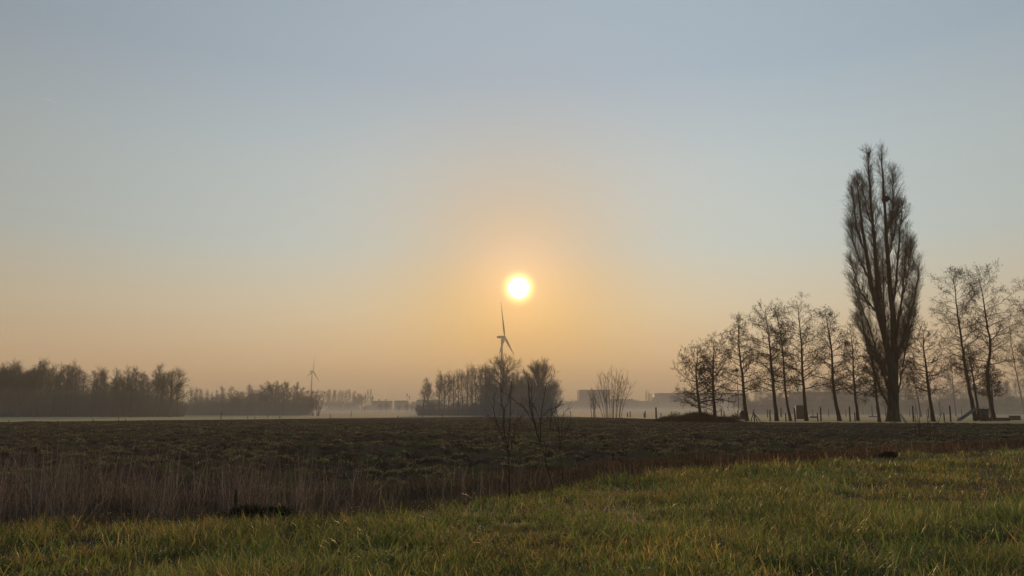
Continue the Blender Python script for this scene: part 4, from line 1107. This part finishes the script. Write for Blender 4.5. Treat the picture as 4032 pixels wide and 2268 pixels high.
def trough(label, px, py, wpx, hpx, mat='blue'):
    b = local(px, py); k = b.y / F; w = wpx * k; h = hpx * k
    V = []
    for z, s in ((0, 0.86), (h, 1.0), (h, 0.93), (h * 0.35, 0.8)):
        for (x, y) in ((-1, -0.5), (-0.9, -0.6), (0.9, -0.6), (1, -0.5), (1, 0.5), (0.9, 0.6), (-0.9, 0.6), (-1, 0.5)):
            V.append((x * w / 2 * s, y * 0.7 * s, z))
    f = [[i * 8 + j, i * 8 + (j + 1) % 8, (i + 1) * 8 + (j + 1) % 8, (i + 1) * 8 + j] for i in range(3) for j in range(8)]
    o = mesh_obj('water_trough', np.array(V), [np.array(f), np.array([[24 + j for j in range(8)], [7 - j for j in range(8)]])], M[mat], None, loc=b)
    tag(o, label, 'trough')
trough('low blue plastic trough right of the dark green cabinet', 3202, 1646, 27, 7)
trough('low dark blue tub between the two thin alders left of the poplar', 3436, 1643, 30, 5)
trough('small bright white tub left of the slide', 3776, 1645, 13, 4, 'doorw')
def slide_set():
    b = local(3850, 1660); k = b.y / F
    root = empty('play_slide', b); tag(root, 'small play platform with a sloping slide between the leaning alders', 'slide')
    L = []
    x0, x1 = 3848, 3890
    fx = lambda px: (px - 3850) * k
    zt = at(3850, 1607, b.y).z - b.z
    for xx in (fx(3852), fx(3888)):
        for yy in (-0.5, 0.5):
            T = Tubes(); T.add(np.array([[xx * (1.08 if xx > 0.5 else 0.98), yy, -0.1], [xx * 0.97, yy, zt]]), np.full(2, 0.05), 6); T.build('leg', M['post'], root)
    L = []; box(L, ((fx(3852) + fx(3886)) / 2, 0, zt - 0.12), (fx(3886) - fx(3852), 1.1, 0.08)); boxes('platform', L, M['post'], root)
    L = []; box(L, ((fx(3852) + fx(3886)) / 2, -0.52, zt * 0.48), (fx(3884) - fx(3854), 0.05, zt * 0.86)); boxes('side_panel', L, M['darkgreen'], root)
    T = Tubes(); T.add(np.array([[fx(3852), -0.5, zt], [fx(3852), -0.5, zt + 0.1], [fx(3895), -0.5, zt + 0.1], [fx(3897), -0.5, 0]]), np.full(4, 0.025), 5); T.build('handrail', M['steel'], root)
    # chute
    V = []
    for t in np.linspace(0, 1, 10):
        x = fx(3852) * (1 - t) + fx(3776) * t; z = (zt - 0.1) * (1 - t) ** 1.1 + 0.12
        V += [(x, -0.32, z + 0.14), (x, -0.28, z), (x, 0.28, z), (x, 0.32, z + 0.14), (x, 0.30, z - 0.05), (x, -0.30, z - 0.05)]
    V = np.array(V); f = [[i * 6 + j, i * 6 + (j + 1) % 6, (i + 1) * 6 + (j + 1) % 6, (i + 1) * 6 + j] for i in range(9) for j in range(6)]
    mesh_obj('chute', V, [np.array(f)], M['plastic'], root)
slide_set()
def planks(label, px0, px1, pyt, pyb, name='sleeper_wall', n=3):
    b = local((px0 + px1) / 2, pyb); k = b.y / F; w = (px1 - px0) * k; h = (pyb - pyt) * k
    L = []
    for i_ in range(n): box(L, (rnd.uniform(-.02, .02), 0.01 * i_, h * (i_ + 0.5) / n), (w, 0.22, h / n - 0.012))
    o = boxes(name, L, M['post'], None, loc=b, bevel=0.01); tag(o, label, 'timber edging')
planks('low dark timber edging right of the slide', 3893, 3975, 1645, 1657, n=2)
planks('higher stacked block of dark timber at the far right', 3976, 4018, 1637, 1654, n=3)
def leaning_poles():
    b = local(3560, 1690); root = empty('leaning_poles', b); tag(root, 'two thin poles leaning from the field up to the poplar trunk', 'poles')
    for d in (0, 6):
        e = at(3540 + d, 1628, b.y + 3) - b
        s = at(3580 + d, 1688, b.y) - b
        T = Tubes(); T.add(np.array([list(s), list((s + e) / 2), list(e)]), np.full(3, 0.03), 6); T.build('pole', M['post'], root)
leaning_poles()

# ------------------------------------------------------------------ blades: grass, reeds, weeds
def blades(name, label, x, y, h, w, lean, bend, mat, color, rng, cat, zoff=0.0, n3=True, face=None, tipw=0.35):
    n = len(x); z = height(x, y) + zoff
    b = np.stack([x, y, z], 1)
    a = rng.uniform(0, 2 * np.pi, n); d = np.stack([np.cos(a), np.sin(a), np.zeros(n)], 1)
    fa = rng.uniform(0, 2 * np.pi, n) if face is None else face
    s = np.stack([np.cos(fa), np.sin(fa), np.zeros(n)], 1)
    H = h[:, None]; up = np.array([0, 0, 1.0])
    def P(t): return b + up * H * (t - 0.42 * bend[:, None] * t ** 2.2) + d * H * (lean[:, None] * t + bend[:, None] * 0.75 * t ** 2)
    ws = w[:, None] / 2
    p1, p2, p3 = P(0.38), P(0.72), P(1.0)
    V = np.stack([b - s * ws * 0.8, b + s * ws * 0.8, p1 - s * ws, p1 + s * ws, p2 - s * ws * (0.4 + tipw), p2 + s * ws * (0.4 + tipw), p3], 1).reshape(-1, 3)
    i = np.arange(n)[:, None] * 7
    q = np.concatenate([i + np.array([[0, 1, 3, 2]]), i + np.array([[2, 3, 5, 4]])]); t = i + np.array([[4, 5, 6]])
    c = np.repeat(color, 7, axis=0)
    return V, q, t, c
def make_blades(name, label, cat, mat, args_list):
    Vs, Qs, Ts, Cs = [], [], [], []; off = 0
    for A in args_list:
        V, q, t, c = A
        Vs.append(V); Qs.append(q + off); Ts.append(t + off); Cs.append(c); off += len(V)
    o = mesh_obj(name, np.concatenate(Vs), [np.concatenate(Qs), np.concatenate(Ts)], mat, None, colors=np.concatenate(Cs))
    tag(o, label, cat, None, 'stuff')
    return o
def polar(n, rng, r0, r1, half=R(41)):
    th = rng.uniform(-half, half, n); r = np.exp(rng.uniform(np.log(r0), np.log(r1), n))
    return th, r
def mixcol(n, rng, cols, wts, jit=0.18):
    k = rng.choice(len(cols), n, p=np.array(wts) / sum(wts))
    c = np.array(cols)[k] * (1 + rng.normal(0, jit, (n, 1))) * (1 + rng.normal(0, 0.06, (n, 3)))
    return np.clip(c, 0.004, 0.9)
def grass():
    rng = np.random.default_rng(77)
    th, r = polar(62000, rng, 5.2, 46)
    per = 8
    tx = np.repeat(r * np.sin(th), per); ty = np.repeat(r * np.cos(th), per); n0 = len(tx)
    spread = np.repeat(rng.uniform(0.015, 0.07, len(r)) * np.clip(r / 9, 1, 2.5), per)
    x = tx + rng.normal(0, 1, n0) * spread; y = ty + rng.normal(0, 1, n0) * spread
    tuft_h = np.repeat(rng.uniform(0.7, 1.3, len(r)), per)
    tuft_c = np.repeat(rng.uniform(0.75, 1.25, len(r)), per)
    r = np.hypot(x, y); th = np.arctan2(x, y)
    edge = b1n(th)
    keep = r < edge + 0.10
    dens = fbm(x * 0.8 + 9, y * 0.8, 3, 71)
    hole = fbm(x * 1.1 + 40, y * 1.1 + 3, 3, 75)
    keep &= rng.uniform(size=len(r)) < np.clip((dens - 0.22) * 3.0, 0.35, 1)
    keep &= ~((hole < 0.36) & (rng.uniform(size=len(r)) < 0.85))
    x, y, r, th, dens, hole, tuft_h, tuft_c = (q[keep] for q in (x, y, r, th, dens, hole, tuft_h, tuft_c)); n = len(x)
    tall = fbm(x * 0.45 + 7, y * 0.45 + 2, 3, 73)
    h = (0.05 + 0.30 * tall ** 1.6) * rng.uniform(0.45, 1.4, n) * tuft_h
    ed = np.clip(1 - (b1n(th) - r) / 1.2, 0, 1); h *= 1 + 0.2 * ed
    dist_w = np.clip(r / 12, 1, 2.2)
    w = rng.uniform(0.005, 0.0115, n) * dist_w
    warm = fbm(x * 0.5 + 3, y * 0.5 + 8, 3, 79)
    green = mixcol(n, rng, [(0.17, 0.20, 0.05), (0.22, 0.245, 0.06), (0.10, 0.135, 0.045), (0.32, 0.30, 0.09), (0.46, 0.33, 0.12), (0.28, 0.21, 0.12)], [4, 4, 2, 3, 1.4, 1.6])
    green *= (1 + (warm[:, None] - 0.5) * np.array([[0.9, 0.25, 0.1]])) * (0.55 + 0.9 * fbm(x * 0.9 + 31, y * 0.9 + 17, 3, 99))[:, None] * tuft_c[:, None] * np.array([[0.93, 0.99, 1.0]])
    A = blades('', '', x, y, h, w, rng.uniform(0.02, 0.45, n), rng.uniform(0.0, 0.8, n), None, np.clip(green, 0.004, 1), rng, '')
    # dead flattened blades
    th, r = polar(150000, rng, 5.2, 40); x = r * np.sin(th); y = r * np.cos(th)
    kp = (r < b1n(th)) & (fbm(x * 0.9 + 4, y * 0.9, 3, 85) > 0.45)
    x, y, r = x[kp], y[kp], r[kp]; n = len(x)
    c = mixcol(n, rng, [(0.22, 0.13, 0.05), (0.15, 0.10, 0.05), (0.28, 0.20, 0.09), (0.10, 0.07, 0.035)], [2, 3, 1, 2])
    B = blades('', '', x, y, rng.uniform(0.05, 0.15, n), rng.uniform(0.004, 0.008, n) * np.clip(r / 12, 1, 2), rng.uniform(0.4, 1.6, n), rng.uniform(0.2, 1.0, n), None, c, rng, '')
    # broad, long blades that stand out
    th, r = polar(9000, rng, 5.6, 30); x = r * np.sin(th); y = r * np.cos(th)
    kp = (r < b1n(th)) & (fbm(x * 0.6, y * 0.6, 2, 91) > 0.5)
    x, y, r = x[kp], y[kp], r[kp]; n = len(x)
    c = mixcol(n, rng, [(0.16, 0.26, 0.05), (0.22, 0.31, 0.06), (0.42, 0.28, 0.08)], [3, 2, 1])
    D = blades('', '', x, y, rng.uniform(0.16, 0.32, n), rng.uniform(0.008, 0.014, n), rng.uniform(0.05, 0.5, n), rng.uniform(0.1, 0.9, n), None, c, rng, '')
    make_blades('grass', 'dewy green and yellowed winter grass filling the foreground', 'grass', M['blade'], [A, B, D])
grass()
def reeds():
    rng = np.random.default_rng(81)
    th = rng.uniform(-R(41), R(41), 60000)
    s = rng.uniform(0.05, 1.0, len(th))
    r = b1n(th) + s * DITCH
    x = r * np.sin(th); y = r * np.cos(th)
    px = CX + np.tan(th) * F * CP
    cl = fbm(x * 1.3 + 5, y * 1.3, 3, 83)
    want = np.interp(px, [-500, 900, 1150, 1500, 1900, 2300, 2700, 4032], [1, 1, 0.8, 0.40, 0.22, 0.35, 0.45, 0.5]) * np.clip((cl - 0.44) * 6, 0.05, 1)
    k = rng.uniform(size=len(th)) < want * 0.36
    x, y, px, s, th, r = (q[k] for q in (x, y, px, s, th, r)); n = len(x)
    hmax = np.interp(px, [-500, 300, 1000, 1400, 2000, 2500, 3000, 4032], [1.25, 1.30, 1.15, 0.9, 0.65, 0.6, 0.65, 0.75])
    h = hmax * rng.uniform(0.25, 1.08, n) * (0.65 + 0.7 * fbm(x * 1.1 + 8, y * 1.1, 2, 84))
    red = np.interp(px, [1800, 2700, 4032], [0, 1, 1])
    c = mixcol(n, rng, [(0.20, 0.155, 0.128), (0.32, 0.26, 0.215), (0.11, 0.08, 0.062), (0.42, 0.35, 0.29)], [4, 3, 4, 1])
    c = c * (1 - red[:, None]) + red[:, None] * c * np.array([[1.0, 0.80, 0.68]])
    w = rng.uniform(0.003, 0.0065, n) * np.clip(r / 12, 1, 2.4)
    A = blades('', '', x, y, h, w, np.abs(rng.normal(0, 0.21, n)), np.where(rng.uniform(size=n) < 0.28, rng.uniform(0.2, 0.95, n), rng.uniform(0, 0.15, n)), None, c, rng, '', tipw=0.2)
    # short matted stuff and reddish dead grass on the banks
    th = rng.uniform(-R(41), R(41), 52000); s = rng.uniform(-0.02, 1.12, len(th)); r = b1n(th) + s * DITCH * np.interp(th, [0, R(35)], [1, 1.6])
    x = r * np.sin(th); y = r * np.cos(th); px = CX + np.tan(th) * F * CP
    n = len(x); red = np.interp(px, [1900, 2600, 4032], [0, 1, 1])
    c = mixcol(n, rng, [(0.12, 0.088, 0.060), (0.10, 0.10, 0.045), (0.19, 0.145, 0.10), (0.07, 0.055, 0.04)], [4, 3, 2, 2])
    c = c * (1 - red[:, None]) + red[:, None] * c * np.array([[1.12, 0.80, 0.64]])
    B = blades('', '', x, y, rng.uniform(0.05, 0.30, n), rng.uniform(0.004, 0.008, n) * np.clip(r / 12, 1, 2.4), rng.uniform(0.1, 0.9, n), rng.uniform(0.1, 0.8, n), None, c, rng, '')
    make_blades('reeds', 'dry brown reed stalks and matted dead grass along the ditch', 'reeds', M['dry'], [A, B])
reeds()
def weeds():
    rng = np.random.default_rng(91)
    m = 52000
    th, r = polar(m, rng, 10, 100); lim = b1n(th) + DITCH
    x = r * np.sin(th); y = r * np.cos(th)
    k = (r > lim - 1.6) & (r < B3(th)) & (fbm(x * 0.16 + 3, y * 0.30, 3, 93) > 0.40)
    crest = (1 - np.abs(fbm(x * 0.95, y * 0.95, 2, 31) * 2 - 1) * 2) * 0.15 + 0.20 * (fbm(x * 3.1, y * 3.1, 3, 33) - 0.5)
    k &= (crest > 0.12)
    x, y, r = x[k], y[k], r[k]; m = len(x)
    per = 12
    sx = np.repeat(x, per) + rng.normal(0, 0.14, m * per) * np.repeat(np.clip(r / 25, 1, 2), per); sy = np.repeat(y, per) + rng.normal(0, 0.10, m * per)
    rr = np.repeat(r, per); n = len(sx)
    c = mixcol(n, rng, [(0.20, 0.22, 0.06), (0.30, 0.29, 0.10), (0.26, 0.21, 0.13), (0.42, 0.36, 0.22)], [3, 2, 3, 1.4])
    A = blades('', '', sx, sy, rng.uniform(0.03, 0.11, n), rng.uniform(0.006, 0.012, n) * np.clip(rr / 16, 1, 3), rng.uniform(0.1, 0.9, n), rng.uniform(0.1, 0.9, n), None, c, rng, '')
    make_blades('field_weeds', 'sparse green and straw tufts scattered over the ploughed clods', 'weeds', M['dry'], [A])
weeds()
def dark_mound(label, px, py, wm, hm, seed, dy=0.35):
    rng = np.random.default_rng(seed); b = gpt(px, py); X, Y = b.x, b.y + dy; n = 5200
    a = rng.uniform(0, 2 * np.pi, n); q = np.sqrt(rng.uniform(0, 1, n)); ux = q * np.cos(a); uy = q * np.sin(a)
    x = X + ux * wm / 2; y = Y + uy * wm * 0.22
    z = np.sqrt(np.clip(1 - ux**2 - uy**2, 0, 1)) * hm * (0.75 + 0.5 * fbm(x * 5, y * 5, 2, seed))
    c = mixcol(n, rng, [(0.022, 0.034, 0.010), (0.035, 0.045, 0.014), (0.03, 0.025, 0.014)], [3, 2, 2])
    V, qd, t, cc = blades('', '', x, y, rng.uniform(0.05, 0.12, n), rng.uniform(0.008, 0.02, n), rng.uniform(0.3, 1.2, n), rng.uniform(0.2, 0.9, n), None, c, rng, '', zoff=z)
    # the earth body of the mound
    g = np.linspace(-1, 1, 25); GX, GY = np.meshgrid(g, g); R2 = GX**2 + GY**2
    mx = X + GX * wm / 2; my = Y + GY * wm * 0.22
    mz = height(mx, my) + np.sqrt(np.clip(1 - R2, 0, 1)) * hm * (0.75 + 0.5 * fbm(mx * 5, my * 5, 2, seed)) - np.clip(R2 - 1, 0, 1) * 0.2 - 0.02
    root = empty('grass_mound', (X, Y, gz(X, Y))); tag(root, label, 'mound')
    o_ = np.array([X, Y, gz(X, Y)])
    ii = (np.arange(24)[:, None] * 25 + np.arange(24)[None]).reshape(-1)
    mesh_obj('earth', np.stack([mx, my, mz], -1).reshape(-1, 3) - o_, [np.stack([ii, ii + 1, ii + 26, ii + 25], -1)], M['ditch'], root, smooth=True)
    mesh_obj('moss_cover', V - o_, [qd, t], M['blade'], root, colors=cc)
dark_mound('dark mossy mound at the ditch around the short stake', 930, 2072, 1.25, 0.26, 5, 0.7)
dark_mound('small dark tussock on the ditch bank below the poplar', 3510, 1808, 0.8, 0.15, 6, 0.5)

# dew on the grass
def dew():
    rng = np.random.default_rng(15)
    th, r = polar(9000, rng, 6, 26); k = r < b1n(th) + 1.0
    th, r = th[k], r[k]; x = r * np.sin(th); y = r * np.cos(th)
    z = height(x, y) + rng.uniform(0.04, 0.22, len(x))
    T = Tubes(); T.blobs(np.stack([x, y, z], 1), 0.005, rng, 1.0)
    m, t = new_mat('dew_drops'); L = t.links.new
    out = t.nodes.new('ShaderNodeOutputMaterial'); g = t.nodes.new('ShaderNodeBsdfTranslucent'); g.inputs['Color'].default_value = (0.9, 0.9, 0.9, 1)
    gl = t.nodes.new('ShaderNodeBsdfGlossy'); gl.inputs['Roughness'].default_value = 0.35
    ms = t.nodes.new('ShaderNodeMixShader'); ms.inputs[0].default_value = 0.4
    L(g.outputs[0], ms.inputs[1]); L(gl.outputs[0], ms.inputs[2]); L(ms.outputs[0], out.inputs['Surface'])
    o = T.build('dew', m)
    tag(o, 'tiny bright dew drops glinting on the grass', 'dew', None, 'stuff')
dew()

# ------------------------------------------------------------------ contrails, high above the haze
def contrail(label, a, b, Y, r):
    p, q = at(*a, Y), at(*b, Y); T = Tubes(); t = np.linspace(0, 1, 12)
    line = np.array([list(p.lerp(q, k)) for k in t]); line[:, 2] += 12 * np.sin(t * 3)
    T.add(line - np.array(list(p)), r * np.sin(t * np.pi * 0.92 + 0.12) ** 0.5, 6)
    o = T.build('contrail', None, None, loc=p)
    m, t_ = new_mat('ice_trail'); out = t_.nodes.new('ShaderNodeOutputMaterial'); v = t_.nodes.new('ShaderNodeVolumeScatter')
    v.inputs['Density'].default_value = 0.02; v.inputs['Anisotropy'].default_value = 0.7; t_.links.new(v.outputs[0], out.inputs['Volume'])
    o.data.materials.append(m); tag(o, label, 'contrail')
contrail('faint short contrail high in the upper left sky', (168, 385), (228, 412), 9000, 6)
contrail('tiny contrail in the sky left of the sun', (1583, 1031), (1595, 1039), 9000, 5)

# ------------------------------------------------------------------ haze
def volume_box(name, label, lo, hi, density, aniso, color):
    L = []; box(L, [(a + b) / 2 for a, b in zip(lo, hi)], [b - a for a, b in zip(lo, hi)])
    m, t = new_mat(name + '_air')
    out = t.nodes.new('ShaderNodeOutputMaterial'); v = t.nodes.new('ShaderNodeVolumePrincipled')
    v.inputs['Density'].default_value = density; v.inputs['Anisotropy'].default_value = aniso
    v.inputs['Color'].default_value = (*color, 1)
    t.links.new(v.outputs[0], out.inputs['Volume'])
    o = boxes(name, L, m)
    o.display_type = 'WIRE'
    tag(o, label, 'haze', None, 'stuff')
volume_box('haze', 'thin morning haze lying over the whole plain', (-5600, -5600, -3.0), (5600, 5600, 168.0), 0.0006, 0.2, (0.98, 0.90, 0.76))
# low mist over the far pasture: thickest at the grass, thinning upwards in nested layers
for k, (top, y0, y1, dn) in enumerate(((0.6, 150, 900, 0.0014), (1.5, 135, 760, 0.0008), (2.8, 120, 480, 0.0008), (4.5, 98, 360, 0.0012), (7.5, 93, 250, 0.0011), (11.0, 104, 240, 0.0004))):
    volume_box('ground_mist', ['lowest and thickest', 'second lowest', 'middle', 'third highest', 'second highest', 'highest and thinnest'][k] + ' layer of white mist on the far pasture', (-900 + 7 * k, y0, -1.6 - 0.1 * k), (900 - 7 * k, y1, top), dn, 0.1, (0.74, 0.77, 0.79))
